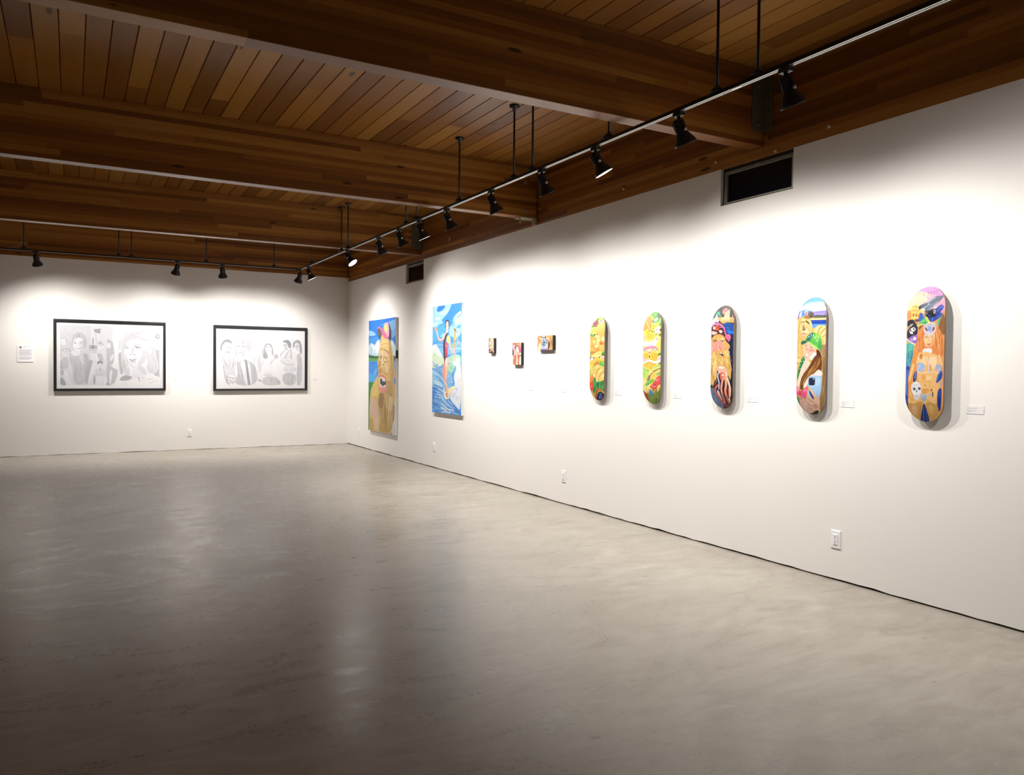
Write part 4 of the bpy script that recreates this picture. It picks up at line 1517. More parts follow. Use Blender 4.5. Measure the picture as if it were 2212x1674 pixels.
M['washer'] = plain('dull_washer', (0.27, 0.19, 0.13), 0.5, 0.5, 0.2, 0.2, 80)
M['plug'] = plain('pale_wood_plug', (0.62, 0.47, 0.33), 0.6, 0.3)
M['wframe'] = plain('dull_aluminium', (0.27, 0.25, 0.20), 0.5, 0.5, 0.2, 0.45, 45)
M['wdark'] = plain('window_gasket', (0.008, 0.010, 0.016), 0.6, 0.4)
M['dark'] = plain('dark_void', (0.012, 0.010, 0.008), 0.9, 0.1)
M['cord'] = plain('brown_cord', (0.30, 0.20, 0.12), 0.6, 0.3)

def floor_mat():
    t = NT('polished_concrete'); P = t.n('TexCoord').outputs['Object']; x, y, z = t.pos()
    big = t.noise(P, 0.55, 4, 0.55, 0.8)
    sw = t.noise(t.vec(t.math('MULTIPLY', x, 0.8), t.math('MULTIPLY', y, 1.5), 0.0), 1.6, 5, 0.6, 2.2)
    tro = t.noise(t.vec(t.math('ADD', x, t.math('MULTIPLY', y, 0.35)), t.math('MULTIPLY', y, 2.8), 4.0), 2.6, 4, 0.62, 1.6)
    fine = t.noise(P, 38, 4, 0.65)
    f = t.math('ADD', t.math('MULTIPLY', big, 0.30), t.math('ADD', t.math('MULTIPLY', sw, 0.38), t.math('MULTIPLY', tro, 0.32)))
    c = t.ramp(f, [(0.30, FLOOR_C[0]), (0.47, FLOOR_C[1]), (0.58, FLOOR_C[2]), (0.75, FLOOR_C[3])])
    c = t.mix(t.ss(t.noise(P, 0.8, 3, 0.5, 1.0), 0.45, 0.75, 0.0, 0.30), c, FLOOR_C[4])      # greenish patches
    c = t.mix(t.math('MULTIPLY', fine, 0.28), c, tuple(v*0.62 for v in FLOOR_C[1]))
    # blotches and scuffs
    bl = t.voro(t.vec(t.math('MULTIPLY', x, 1.0), t.math('MULTIPLY', y, 1.7), 0.0), 1.9); bc = t.n('SeparateColor'); t.put(bc.inputs[0], t.voro(t.vec(t.math('MULTIPLY', x, 1.0), t.math('MULTIPLY', y, 1.7), 0.0), 1.9, 'Color'))
    spot = t.math('MULTIPLY', t.ss(t.math('ADD', bl, t.math('MULTIPLY', fine, 0.05)), 0.045, 0.085, 1.0, 0.0), t.ss(bc.outputs[0], 0.55, 0.7, 0.0, 0.5))
    c = t.mix(spot, c, tuple(v*0.45 for v in FLOOR_C[0]))
    sc_n = t.noise(t.vec(t.math('ADD', t.math('MULTIPLY', x, 1.0), t.math('MULTIPLY', y, 0.9)), t.math('MULTIPLY', y, 0.22), 9.0), 4.2, 2, 0.4, 3.2)
    line = t.ss(t.math('ABSOLUTE', t.math('SUBTRACT', sc_n, 0.5)), 0.0, 0.005, 0.13, 0.0)
    line = t.math('MULTIPLY', line, t.ss(t.noise(P, 1.1, 2), 0.5, 0.62))
    c = t.mix(line, c, tuple(v*0.4 for v in FLOOR_C[0]))
    # a faint saw cut that follows the right wall
    cut = t.ss(t.math('ABSOLUTE', t.math('ADD', x, t.math('ADD', 0.16, t.math('MULTIPLY', t.noise(P, 3, 2), 0.012)))), 0.002, 0.006, 0.28, 0.0)
    c = t.mix(cut, c, tuple(v*0.4 for v in FLOOR_C[0]))
    r = t.math('ADD', FLOOR_R, t.math('ADD', t.math('MULTIPLY', t.math('SUBTRACT', sw, 0.5), 0.22), t.math('MULTIPLY', t.math('SUBTRACT', fine, 0.5), 0.12)))
    h = t.math('ADD', t.math('MULTIPLY', tro, 0.7), t.math('MULTIPLY', fine, 0.12))
    return t.set(c, r, FLOOR_S, bump=h, bump_d=0.006, bump_s=0.22)
M['floor'] = floor_mat()
def art_mat(name, rough, spec):
    t = NT(name); a = t.n('Attribute', attribute_name='paint')
    P = t.n('TexCoord').outputs['Object']; b = t.noise(P, 160, 3)
    c = t.mix(1.0, a.outputs['Color'], (ART_GAIN,)*3, 'MULTIPLY')
    return t.set(c, rough, spec, bump=b, bump_d=0.0006, bump_s=0.2)
M['acrylic'] = art_mat('acrylic_paint', 0.45, 0.35)
M['pencil'] = art_mat('pencil_on_paper', 0.8, 0.15)
def glazing():
    t = NT('picture_glazing'); t.nt.nodes.remove(t.b)
    tr = t.n('BsdfTransparent'); gl = t.n('BsdfGlossy'); gl.inputs['Roughness'].default_value = 0.03
    fr = t.n('LayerWeight'); fr.inputs['Blend'].default_value = 0.5
    f = t.math('MULTIPLY', t.math('ADD', 0.02, t.math('MULTIPLY', t.math('POWER', fr.outputs['Facing'], 4.0), 0.5)), t.math('ADD', 0.85, t.math('MULTIPLY', t.noise(t.n('TexCoord').outputs['Object'], 2.0, 2), 0.15)))
    mx = t.n('MixShader'); t.put(mx.inputs[0], f); t.nt.links.new(tr.outputs[0], mx.inputs[1]); t.nt.links.new(gl.outputs[0], mx.inputs[2])
    t.nt.links.new(mx.outputs[0], t.out.inputs[0]); return t.mat
M['glazing'] = glazing()
def pane():
    t = NT('night_window_pane'); f = t.noise(t.n('TexCoord').outputs['Object'], 6, 2)
    return t.set(t.mix(f, (0.0012, 0.0028, 0.0065), (0.0018, 0.004, 0.0095)), 0.12, 0.30)
M['pane'] = pane()
def bulb():
    t = NT('lamp_face'); f = t.noise(t.n('TexCoord').outputs['Object'], 90, 2)
    t.set((0.9, 0.9, 0.88), 0.4, 0.3); t.put(t.b.inputs['Emission Color'], t.mix(f, (1.0, 0.93, 0.82), (1.0, 0.97, 0.90)))
    t.b.inputs['Emission Strength'].default_value = BULB_E; return t.mat
M['bulb'] = bulb()

# ------------------------------------------------------------------ the room
XL, YF = -9.7, -18.0            # far ends of the room, outside the picture
ZC, ZB = 3.637, 3.077           # ceiling boards, underside of the cross beams
ZW = 3.0                        # top of the right wall
structure(MB().box(XL-0.3, 0.6, YF-0.3, 0.4, -0.12, 0.0).build('floor', M['floor']))
WIN = ((-10.232, -9.521, 2.709), (-3.553, -2.868, 2.700))
rng = random.Random(3)
def wavy(a, b, z, amp, step=0.11):
    n = int(abs(b-a)/step); out = []
    for i in range(n+1):
        out.append((a+(b-a)*i/n, max(0.001, z+amp*(rng.random()-0.5)+amp*0.8*math.sin(i*0.7)*rng.random())))
    return out
prof = wavy(YF, 0.0, 0.0115, 0.006) + [(0.0, ZW)]
for y0, y1, zb in reversed(WIN): prof += [(y1, ZW), (y1, zb), (y0, zb), (y0, ZW)]
prof += [(YF, ZW)]
structure(MB().prism(prof, 'x', 0.0, 0.14).build('wall_right', M['wall']))
pb = wavy(XL, 0.0, 0.004, 0.005) + [(0.14, 0.004), (0.14, ZB), (XL, ZB)]
structure(MB().prism(pb, 'y', 0.0, 0.14).build('wall_back', M['wall']))
structure(MB().box(XL-0.14, XL, YF, 0.14, 0.0, ZC).build('wall_left', M['wall']))
structure(MB().box(XL-0.14, 0.14, YF-0.14, YF, 0.0, ZC).build('wall_front', M['wall']))
# near-black strips standing in for the shade inside the gap under the walls
structure(MB().box(0.03, 0.05, YF, 0.1, 0.0, 0.05).build('gap_shade_right', M['dark']))
structure(MB().box(XL, 0.02, 0.03, 0.05, 0.0, 0.05).build('gap_shade_back', M['dark']))
# ceiling of V-jointed boards
b = MB(); k = -12
while True:
    x1 = -1.62+0.154*k; x1 = -1.62 + 0.154*12 - 0.154*(k+12); x0 = x1-0.154; k += 1
    if x0 >= 0.14: continue
    if x1 < XL: break
    b.prism([(x0+0.0008, ZC+0.03), (x0+0.0008, ZC+0.008), (x0+0.0055, ZC), (x1-0.0055, ZC), (x1-0.0008, ZC+0.008), (x1-0.0008, ZC+0.03)], 'y', YF-0.1, 0.2, 0)
b.box(XL-0.14, 0.4, YF-0.14, 0.3, ZC+0.028, ZC+0.12, 1)
structure(b.build('ceiling', [M['plank'], M['dark']]))

# windows high in the right wall
def window(n, y0, y1, zb):
    w = MB()
    d0, d1 = 0.016, 0.075
    zt = ZW-0.002
    # dark gasket lining the opening
    w.box(d0+0.012, d1, y0, y0+0.016, zb, zt, 0); w.box(d0+0.012, d1, y1-0.018, y1, zb, zt, 0)
    w.box(d0+0.012, d1, y0+0.016, y1-0.018, zb, zb+0.008, 0); w.box(d0+0.012, d1, y0+0.016, y1-0.018, zt-0.026, zt, 0)
    o = structure(w.build('window_%d' % n, M['wdark']))
    f = MB(); a0, a1, c0, c1 = y0+0.010, y1-0.024, zb+0.004, zt-0.027
    def ring(a0, a1, c0, c1, t, dx0, dx1):
        f.box(dx0, dx1, a0, a1, c0, c0+t); f.box(dx0, dx1, a0, a1, c1-t, c1)
        f.box(dx0, dx1, a0, a0+t, c0+t, c1-t); f.box(dx0, dx1, a1-t, a1, c0+t, c1-t)
    ring(a0, a1, c0, c1, 0.007, d0, d0+0.02); ring(a0+0.011, a1-0.011, c0+0.011, c1-0.011, 0.009, d0+0.004, d0+0.024)
    f.box(d0+0.002, d0+0.02, (a0+a1)/2-0.012, (a0+a1)/2+0.006, c1-0.014, c1+0.002); f.box(d0+0.002, d0+0.02, (a0+a1)/2-0.008, (a0+a1)/2+0.004, c0-0.001, c0+0.014)
    f.build('window_frame', M['wframe'], o, 0.0012)
    MB().box(d0+0.028, d0+0.034, a0+0.016, a1-0.016, c0+0.016, c1-0.016).build('pane', M['pane'], o)
window(1, *WIN[0]); window(2, *WIN[1])

# ------------------------------------------------------------------ timber beams
def beam(name, label, x0, x1, y0, y1, z0, z1, mat, group=None):
    return MB().box(x0, x1, y0, y1, z0, z1).build(name, mat, None, 0.004, (label, 'beam', group))
BX0 = XL-0.05
beam4 = beam('ceiling_beam', 'nearest laminated timber beam crossing the ceiling, ending above the larger window', BX0, 0.0, -9.952, -9.826, ZB, ZC-0.001, M['beamx'], 'laminated beams crossing the ceiling')
beam3 = beam('ceiling_beam', 'middle laminated timber beam crossing the ceiling, its end carried on a pale steel seat', BX0, 0.0, -6.718, -6.590, ZB, ZC-0.001, M['beamx'], 'laminated beams crossing the ceiling')
beam2 = beam('ceiling_beam', 'farthest laminated timber beam crossing the ceiling in front of the back wall track, ending above the small window', BX0, 0.0, -3.452, -3.322, ZB, ZC-0.001, M['beamx'], 'laminated beams crossing the ceiling')
beam1 = beam('wall_beam', 'laminated timber beam lying along the top of the back wall above both framed drawings', BX0, 0.0, 0.004, 0.13, ZB, ZC-0.001, M['beamx'])
def plate_washer(parent, p, axis, r=0.021):
    R = Matrix.Translation(p) @ (Matrix.Rotation(PI/2, 4, 'X') if axis == 'y' else Matrix.Rotation(-PI/2, 4, 'Y'))
    b = MB().lathe([(r, 0.0), (r, 0.004), (r*0.9, 0.006)], 20, 0, R)
    b.lathe([(r*0.5, 0.006), (r*0.5, 0.014), (r*0.4, 0.016)], 6, 0, R, True, False)
    return b.build('bolt_washer', M['washer'], parent)
wb_far = beam('wall_beam', 'laminated timber beam along the top of the right wall, far half beyond the steel seat', 0.006, 0.13, -6.700, 0.0, ZW, ZC-0.001, M['beamy'])
wb_near = beam('wall_beam', 'laminated timber beam along the top of the right wall, near half above the skateboard decks', 0.006, 0.13, YF, -6.716, ZW, ZC-0.001, M['beamy'])
MB().box(0.05, 0.11, -6.72, -6.695, ZW, ZC-0.01).build('joint_gap_shade', M['dark'], wb_far)  # near-black box, paints the shade inside the open joint
for x, z in ((-0.147, 3.137), (-0.150, 3.449)): plate_washer(beam3, Vector((x, -6.718, z)), 'y')
for y, z in ((-6.775, 3.174), (-6.772, 3.497)): plate_washer(wb_near, Vector((0.006, y, z)), 'x')
plate_washer(beam1, Vector((-0.055, 0.004, 3.125)), 'y', 0.018); plate_washer(wb_far, Vector((0.006, -0.10, 3.125)), 'x', 0.018)
for y, z in ((-10.529, 3.071), (-9.461, 3.073), (-8.270, 3.094), (-6.893, 3.315), (-10.067, 3.016)):
    MB().lathe([(0.013, 0.0), (0.012, 0.010), (0.006, 0.016)], 12, 0, Matrix.Translation((0.006, y, z)) @ Matrix.Rotation(-PI/2, 4, 'Y')).build('wooden_plug', M['plug'], wb_near)
MB().box(-0.002, 0.006, -4.452, -4.430, 3.14, 3.19).build('wooden_plug', M['plug'], wb_far, 0.002)
def corner_bracket(x0, yf, z0, z1, wleg, label):
    """steel angle lying in the corner between a beam face and the wall beam"""
    t = 0.008
    p = [(x0, yf-0.0005), (0.0055, yf-0.0005), (0.0055, yf-wleg), (0.0055-t, yf-wleg), (0.0055-t, yf-t), (x0, yf-t)]
    o = MB().prism(p, 'z', z0, z1).build('corner_bracket', M['steel'], None, 0.0015, (label, 'bracket', 'steel angles at the beam ends'))
    for z in (z0+0.05, z1-0.09):
        MB().lathe([(0.013, 0), (0.012, 0.007), (0.006, 0.010)], 10, 0, Matrix.Translation((x0*0.55, yf-t, z)) @ Matrix.Rotation(PI/2, 4, 'X')).build('bolt_head', M['steel'], o)
corner_bracket(-0.126, -9.953, 3.176, 3.60, 0.082, 'drab steel angle bracket at the nearest beam end, above the larger window')
corner_bracket(-0.150, -3.453, 3.150, 3.60, 0.075, 'drab steel angle bracket at the farthest beam end, above the small window')
seat = thing('beam_seat', 'pale steel seat under the end of the middle ceiling beam on the right wall', 'bracket', (-0.1, -6.655, 3.07))
def local(o, b): b.v = [tuple(Vector(p)-o.location) for p in b.v]; return b
local(seat, MB().box(-0.215, 0.004, -6.722, -6.586, ZB-0.011, ZB-0.001)).build('seat_plate', M['seat'], seat, 0.001)
local(seat, MB().box(-0.045, 0.004, -6.722, -6.690, ZW+0.001, ZB-0.011)).build('support_post', M['seat'], seat, 0.001)
local(seat, MB().box(-0.215, -0.205, -6.722, -6.700, ZB-0.082, ZB-0.011)).build('hanging_tab', M['seat'], seat, 0.001)

# ------------------------------------------------------------------ lighting tracks
TX, TY, TZ = -1.207, -1.153, 3.002
def c_rod(parent, x, y, ztop, zbot, rod_label=None):
    o = parent.location
    b = MB().lathe([(0.0085, zbot-o.z), (0.0085, ztop-o.z)], 10, 0, Matrix.Translation((x-o.x, y-o.y, 0)))
    r = b.build('suspension_rod', M['black'], parent)
    MB().lathe([(0.013, ztop-0.055-o.z), (0.016, ztop-0.02-o.z), (0.042, ztop-0.014-o.z), (0.044, ztop-o.z)], 20, 0, Matrix.Translation((x-o.x, y-o.y, 0))).build('ceiling_canopy', M['black'], r)
    MB().lathe([(0.040, zbot-o.z), (0.038, zbot+0.012-o.z), (0.020, zbot+0.030-o.z), (0.012, zbot+0.042-o.z)], 16, 0, Matrix.Translation((x-o.x, y-o.y, 0))).build('rod_foot', M['black'], r)
    return r
TH = 0.022                      # track height
mt = thing('lighting_track', 'long black lighting track with two bright conductors hung along the right wall', 'lighting track', (TX, -6.0, TZ), 'suspended lighting tracks')
tb = MB()
hw = 0.0185
tb.prism([(-hw, TH), (hw, TH), (hw, 0), (0.0145, 0), (0.0145, 0.006), (0.0035, 0.006), (0.0035, 0), (-0.0035, 0), (-0.0035, 0.006), (-0.0145, 0.006), (-0.0145, 0), (-hw, 0)], 'y', -14.9+6.0, -1.135+6.0)
tb.build('track_profile', M['black'], mt)
for s in (-1, 1):
    MB().box(s*0.009-0.0048, s*0.009+0.0048, -14.88+6.0, -1.20+6.0, 0.0012, 0.0052).build('conductor', M['conductor'], mt)
for y in (-3.66, -6.05, -8.47, -10.87, -13.28):
    MB().box(-0.010, 0.010, y-0.035+6.0, y+0.035+6.0, -0.0012, 0.004).build('track_joiner', M['conductor'], mt, 0.001)
for y in (-3.50, -3.79, -5.884, -6.19, -7.258, -8.326, -8.631, -9.666, -10.714, -11.023): c_rod(mt, TX, y, ZC, TZ+TH)
MB().box(-0.06, 0.06, -12.42+6.0, -12.07+6.0, TH-0.001, 0.20).build('feed_box', M['black'], mt, 0.004)
bt = thing('lighting_track', 'shorter black lighting track hung along the back wall above the framed drawings', 'lighting track', (-3.5, TY, TZ+0.012), 'suspended lighting tracks')
MB().prism([(-hw, TH), (hw, TH), (hw, 0), (0.0145, 0), (0.0145, 0.006), (-0.0145, 0.006), (-0.0145, 0), (-hw, 0)], 'x', -8.3+3.5, -1.23+3.5).build('track_profile', M['black'], bt)
for s in (-1, 1): MB().box(-8.28+3.5, -1.25+3.5, s*0.009-0.0048, s*0.009+0.0048, 0.0012, 0.0052).build('conductor', M['conductor'], bt)
for x in (-5.05, -3.856, -3.689, -2.637, -1.604): c_rod(bt, x, TY, ZC, TZ+0.012+TH)
c_rod(mt, TX+0.0, -1.95, ZC, TZ+TH)
MB().tube([(-5.062+3.5, 0, 0.18), (-5.075+3.5, 0.0, 0.12), (-5.12+3.5, 0.0, 0.06), (-5.22+3.5, 0.0, 0.028), (-5.30+3.5, 0.0, 0.023)], 0.004, 8).build('power_cord', M['cord'], bt)

# ------------------------------------------------------------------ spotlights
def spotlight(base, target, label, power, along, size=SPOT_A):
    bx, by, bz = base
    t = thing('track_spotlight', label, 'spotlight', base, 'black track spotlights')
    a = MB()                                            # adapter clipped into the track
    hx, hy = (0.019, 0.036) if along == 'y' else (0.036, 0.019)
    a.box(-hx, hx, -hy, hy, -0.026, -0.0015)
    a.build('track_adapter', M['black'], t, 0.003)
    d = (Vector(target)-Vector((bx, by, bz-0.085))).normalized()
    side = Vector((0, 0, 1)).cross(d).normalized()      # swivel axis
    piv = Vector((0, 0, -0.070))
    s = MB().lathe([(0.011, -0.060), (0.011, -0.023)], 12)
    s.build('swivel_stem', M['black'], t)
    up = side.cross(d)
    def frame(p): return Matrix.Translation(p) @ Matrix((( -up.x, side.x, -d.x, 0), (-up.y, side.y, -d.y, 0), (-up.z, side.z, -d.z, 0), (0, 0, 0, 1)))
    c = piv + d*0.045 - up*0.0
    H = frame(c)                                        # local -z looks along d
    br = MB()
    br.tube([piv+side*0.0+Vector((0, 0, 0.012)), piv-side*0.022, piv-side*0.041+d*0.02, piv-side*0.041+d*0.055], 0.0055, 8)
    br.build('swivel_bracket', M['black'], t)
    k = MB().lathe([(0.010, 0.0), (0.010, 0.012), (0.006, 0.015)], 10, 0, Matrix.Translation(c-side*0.036+d*0.0) @ Matrix(((d.x, up.x, -side.x, 0), (d.y, up.y, -side.y, 0), (d.z, up.z, -side.z, 0), (0,0,0,1))))
    k.build('locking_knob', M['conductor'], t)
    h = MB()
    h.lathe([(0.026, 0.072), (0.032, 0.066), (0.0335, 0.0), (0.036, -0.012), (0.050, -0.040), (0.064, -0.066), (0.069, -0.080), (0.0695, -0.088), (0.0665, -0.088)], 32, 0, H, False)
    h.face([len(h.v)-9*32+i for i in range(32)], 0)
    for q in range(8):                                  # cooling ribs on the neck
        an = 2*PI*q/8; e = H @ Matrix.Rotation(an, 4, 'Z'); n = len(h.v)
        bx_ = MB().box(0.031, 0.0365, -0.003, 0.003, 0.0, 0.060); h.v += [tuple(e @ Vector(p)) for p in bx_.v]
        for f in bx_.f: h.face([n+i for i in f], 0)
    hs = h.build('lamp_housing', M['black'], t)
    r = MB().lathe([(0.0665, -0.0875), (0.0655, -0.078), (0.060, -0.068)], 32, 0, H, False)
    r.build('reflector_rim', M['reflector'], hs)
    g = MB().lathe([(0.061, -0.070), (0.045, -0.0765), (0.02, -0.079), (0.002, -0.0795)], 28, 0, H)
    g.build('lamp_bulb', M['bulb'], hs)
    L = bpy.data.lights.new('lamp_light', 'SPOT'); L.energy = power; L.spot_size = math.radians(size); L.spot_blend = SPOT_B
    L.shadow_soft_size = 0.022; L.color = LIGHT_C
    o = bpy.data.objects.new('lamp_light', L); col.objects.link(o); o.parent = t
    o.matrix_local = Matrix.Translation(c + d*0.094) @ d.to_track_quat('-Z', 'Y').to_matrix().to_4x4()
    return t
for y, ty, tz, pw, lab in RIGHT_LAMPS: spotlight((TX, y, TZ), (0.0, ty, tz), lab, LAMP_W*pw, 'y')
for x, tx, tz, pw, lab in BACK_LAMPS: spotlight((x, TY, TZ+0.012), (tx, 0.0, tz), lab, LAMP_W*pw, 'x')
spotlight((TX, -1.243, TZ), (-1.55, 0.0, 0.5), 'black track spotlight at the corner where the tracks meet, tilted toward the drawings', LAMP_W*1.1, 'y')

# ------------------------------------------------------------------ skateboard decks
BW, BL, BZ = 0.236, 0.806, 1.5145
def bdep(z):
    t = abs(z-BZ)/(BL/2); return 0.070 if t < 0.6 else 0.070-0.034*(t-0.6)**1.6/0.4**1.6
def bhalf(z):
    a = abs(z-BZ); z0 = BL/2-BW*0.60
    return BW/2 if a < z0 else BW/2*math.sqrt(max(0.0, 1-((a-z0)/(BL/2-z0))**2.15))
def deck(key, yc, label, seed):
    t = thing('skateboard_deck', label, 'skateboard deck', (0.0, yc, BZ), 'painted skateboard decks')
    nx, ny = 84, 290
    s = np.linspace(0, 1, ny); zz = BZ + BL/2*(0.55*(1-2*s)+0.45*np.cos(PI*s))
    img = paint(ART[key], 168, 580, BL/BW, seed)
    V = np.zeros((ny, nx, 3)); C = np.zeros((ny, nx, 3))
    for j, z in enumerate(zz):
        w = max(bhalf(z), 0.0015); d = bdep(z); y = yc + np.linspace(1, -1, nx)*w
        V[j, :, 0] = -(d - 0.0035*((y-yc)/(BW/2))**2); V[j, :, 1] = y; V[j, :, 2] = z
        u = (yc+BW/2-y)/BW*168-0.5; v = (BZ+BL/2-z)/BL*580-0.5
        u = np.clip(u, 0, 167); v = min(max(v, 0), 579)
        i0 = np.floor(u).astype(int); i1 = np.minimum(i0+1, 167); fu = (u-i0)[:, None]
        j0 = int(v); j1 = min(j0+1, 579); fv = v-j0
        C[j] = (img[j0, i0]*(1-fu)+img[j0, i1]*fu)*(1-fv)+(img[j1, i0]*(1-fu)+img[j1, i1]*fu)*fv
    Vl = V.copy(); Vl[..., 1] -= yc; Vl[..., 2] -= BZ
    art_mesh('painted_graphic', Vl, nx, ny, C, M['acrylic'], t)
    b = MB(); cols = [0, nx//4, nx//2, 3*nx//4, nx-1]; rows = list(range(0, ny, 3)); rows += [ny-1] if rows[-1] != ny-1 else []
    for off in (0.0006, 0.0112):
        for j in rows:
            for i in cols: p = Vl[j, i]; b.v.append((p[0]+off, p[1], p[2]))
    R, Cn = len(rows), len(cols); N = R*Cn
    for j in range(R-1):
        for i in range(Cn-1):
            q = [j*Cn+i, j*Cn+i+1, (j+1)*Cn+i+1, (j+1)*Cn+i]; b.face(q, 0); b.face([N+k for k in reversed(q)], 1)
        for i in (0, Cn-1): b.face([j*Cn+i, (j+1)*Cn+i, N+(j+1)*Cn+i, N+j*Cn+i], 0)
    for j in (0, R-1):
        for i in range(Cn-1): b.face([j*Cn+i, j*Cn+i+1, N+j*Cn+i+1, N+j*Cn+i], 0)
    b.build('deck_plywood', [M['ply'], M['grip']], t)
    for dz in (-0.19, 0.19):
        MB().box(-0.0592, -0.0005, -0.02, 0.02, dz-0.02, dz+0.02).build('wall_mount', M['grip'], t)
DECKS = (('B1', -7.972, 'painted skateboard deck with orange pepper and yellow gripping fingers, the one nearest the small panels'),
         ('B2', -8.785, 'painted skateboard deck with bananas, white flower, butterfly and red blooms'),
         ('B3', -9.628, 'painted skateboard deck with bearded pirate and pink octopus on dark blue'),
         ('B4', -10.468, 'painted skateboard deck with person in green cap holding a pale blue phone'),
         ('B5', -11.286, 'painted skateboard deck with person in feathered crown holding a skull, nearest the camera'))
for q, (k, y, lab) in enumerate(DECKS): deck(k, y, lab, 11+q)

# ------------------------------------------------------------------ canvases and panels on the right wall
def wall_art(name, cat, key, yl, W, zt, H, dep, nx, ny, label, body, bodymat, group, seed):
    zc = zt-H/2; yc = yl-W/2
    t = thing(name, label, cat, (0.0, yc, zc), group)
    MB().box(-dep, -0.0005, -W/2, W/2, -H/2, H/2).build(body, bodymat, t, 0.0015)
    img = paint(ART[key], nx, ny, H/W, seed)
    Y, Z = np.meshgrid(np.linspace(W/2, -W/2, nx), np.linspace(H/2, -H/2, ny))
    art_mesh('painted_face', np.stack([np.full_like(Y, -dep-0.0008), Y, Z], -1), nx, ny, img, M['acrylic'], t)
    return t
p1 = wall_art('canvas_painting', 'painting', 'P1', -1.278, 1.268, 2.212, 1.862, 0.038, 110, 300, 'tall canvas painting of a long faced shaggy creature in a pink cap, nearest the corner', 'stretched_canvas', M['canvas'], 'tall canvas paintings', 31)
wall_art('canvas_painting', 'painting', 'P2', -3.974, 0.941, 2.275, 1.483, 0.035, 110, 280, 'tall canvas painting of a surfer in pink and black swimsuit on a wave', 'stretched_canvas', M['canvas'], 'tall canvas paintings', 32)
MB().box(-0.036, -0.002, -0.634-0.006, -0.634-0.0005, 0.28, 0.41).build('paint_smear', M['slot'], p1)
SM = 'small black sided panel paintings'
wall_art('panel_painting', 'painting', 'S1', -5.675, 0.132, 1.782, 0.182, 0.035, 40, 56, 'smallest black sided panel painting of an orange toned face, left of the three', 'wood_panel', M['panelblack'], SM, 33)
wall_art('panel_painting', 'painting', 'S2', -6.262, 0.203, 1.710, 0.252, 0.035, 56, 76, 'upright black sided panel painting with pink figure, lowest and middle of the three', 'wood_panel', M['panelblack'], SM, 34)
wall_art('panel_painting', 'painting', 'S3', -6.822, 0.310, 1.772, 0.156, 0.038, 90, 60, 'wide black sided panel painting with blue and golden hair shapes, right of the three', 'wood_panel', M['panelblack'], SM, 35)

# ------------------------------------------------------------------ framed drawings on the back wall
def framed(key, x0, x1, z0, z1, ix0, ix1, iz0, iz1, label, seed):
    D = 0.045
    t = thing('framed_drawing', label, 'framed drawing', ((x0+x1)/2, 0.0, (z0+z1)/2), 'black framed pencil drawings')
    ox, oz = t.location.x, t.location.z
    b = MB(); O = [(x0, z0), (x1, z0), (x1, z1), (x0, z1)]; I = [(ix0, iz0), (ix1, iz0), (ix1, iz1), (ix0, iz1)]
    prof = [(0.0, -0.0005), (0.0, -D), (0.72, -D), (0.80, -D+0.004), (1.0, -D+0.006), (1.0, -0.012)]      # mitred moulding: outer edge to inner lip
    for s, dy in prof:
        for (a, c), (e, f) in zip(O, I): b.v.append((a+(e-a)*s-ox, dy, c+(f-c)*s-oz))
    for k in range(len(prof)-1):
        for i in range(4): j = (i+1) % 4; b.face((k*4+i, k*4+j, k*4+4+j, k*4+4+i))
    n = len(prof)
    for i in range(4): j = (i+1) % 4; b.face(((n-1)*4+i, (n-1)*4+j, j, i))
    b.build('picture_frame', M['frame'], t, 0.0012)
    W, H = ix1-ix0, iz1-iz0; nx, ny = 300, 204
    MB().box(ix0-0.004-ox, ix1+0.004-ox, -0.020, -0.013, iz0-0.004-oz, iz1+0.004-oz).build('backing_board', M['paper'], t)
    img = paint(ART[key], nx, ny, H/W, seed, 0.012)
    X, Z = np.meshgrid(np.linspace(ix0-ox, ix1-ox, nx), np.linspace(iz1-oz, iz0-oz, ny))
    art_mesh('drawing_sheet', np.stack([X, np.full_like(X, -0.0215), Z], -1), nx, ny, img, M['pencil'], t)
    MB().box(ix0-0.003-ox, ix1+0.003-ox, -0.0275, -0.0255, iz0-0.003-oz, iz1+0.003-oz).build('glazing', M['glazing'], t)
framed('F1', -4.717, -3.112, 1.004, 2.131, -4.676, -3.148, 1.043, 2.084, 'left black framed pencil drawing with a large face looking up', 41)
framed('F2', -2.366, -0.762, 0.996, 2.121, -2.322, -0.806, 1.030, 2.070, 'black framed pencil drawing of a row of people in a street, right of the two', 42)

# ------------------------------------------------------------------ caption cards
def card_right(yl, yr, z0, z1, label, faint=False):
    W, H = yl-yr, z1-z0
    t = thing('caption_card', label, 'caption card', (0.0, (yl+yr)/2, (z0+z1)/2), 'small caption cards')
    MB().box(-0.0022, -0.0003, -W/2, W/2, -H/2, H/2).build('card', M['card'], t)
    b = MB(); y = W/2-0.010
    for dz, ln, hh in ((0.009, 0.052, 0.0030), (0.003, 0.018, 0.0018), (-0.005, 0.048, 0.0028), (-0.011, 0.016, 0.0024)): b.box(-0.0026, -0.0021, y-ln, y, dz-hh/2, dz+hh/2)
    b.build('printed_text', M['inklight'], t)
def card_back(x0, x1, z0, z1, label):
    W, H = x1-x0, z1-z0
    t = thing('caption_card', label, 'caption card', ((x0+x1)/2, 0.0, (z0+z1)/2), 'small caption cards')
    MB().box(-W/2, W/2, -0.0022, -0.0003, -H/2, H/2).build('card', M['card'], t)
    b = MB(); x = -W/2+0.010
    for dz, ln, hh in ((0.009, 0.052, 0.0030), (0.003, 0.018, 0.0018), (-0.005, 0.048, 0.0028), (-0.011, 0.016, 0.0024)): b.box(x, x+ln, -0.0026, -0.0021, dz-hh/2, dz+hh/2)
    b.build('printed_text', M['inklight'], t)
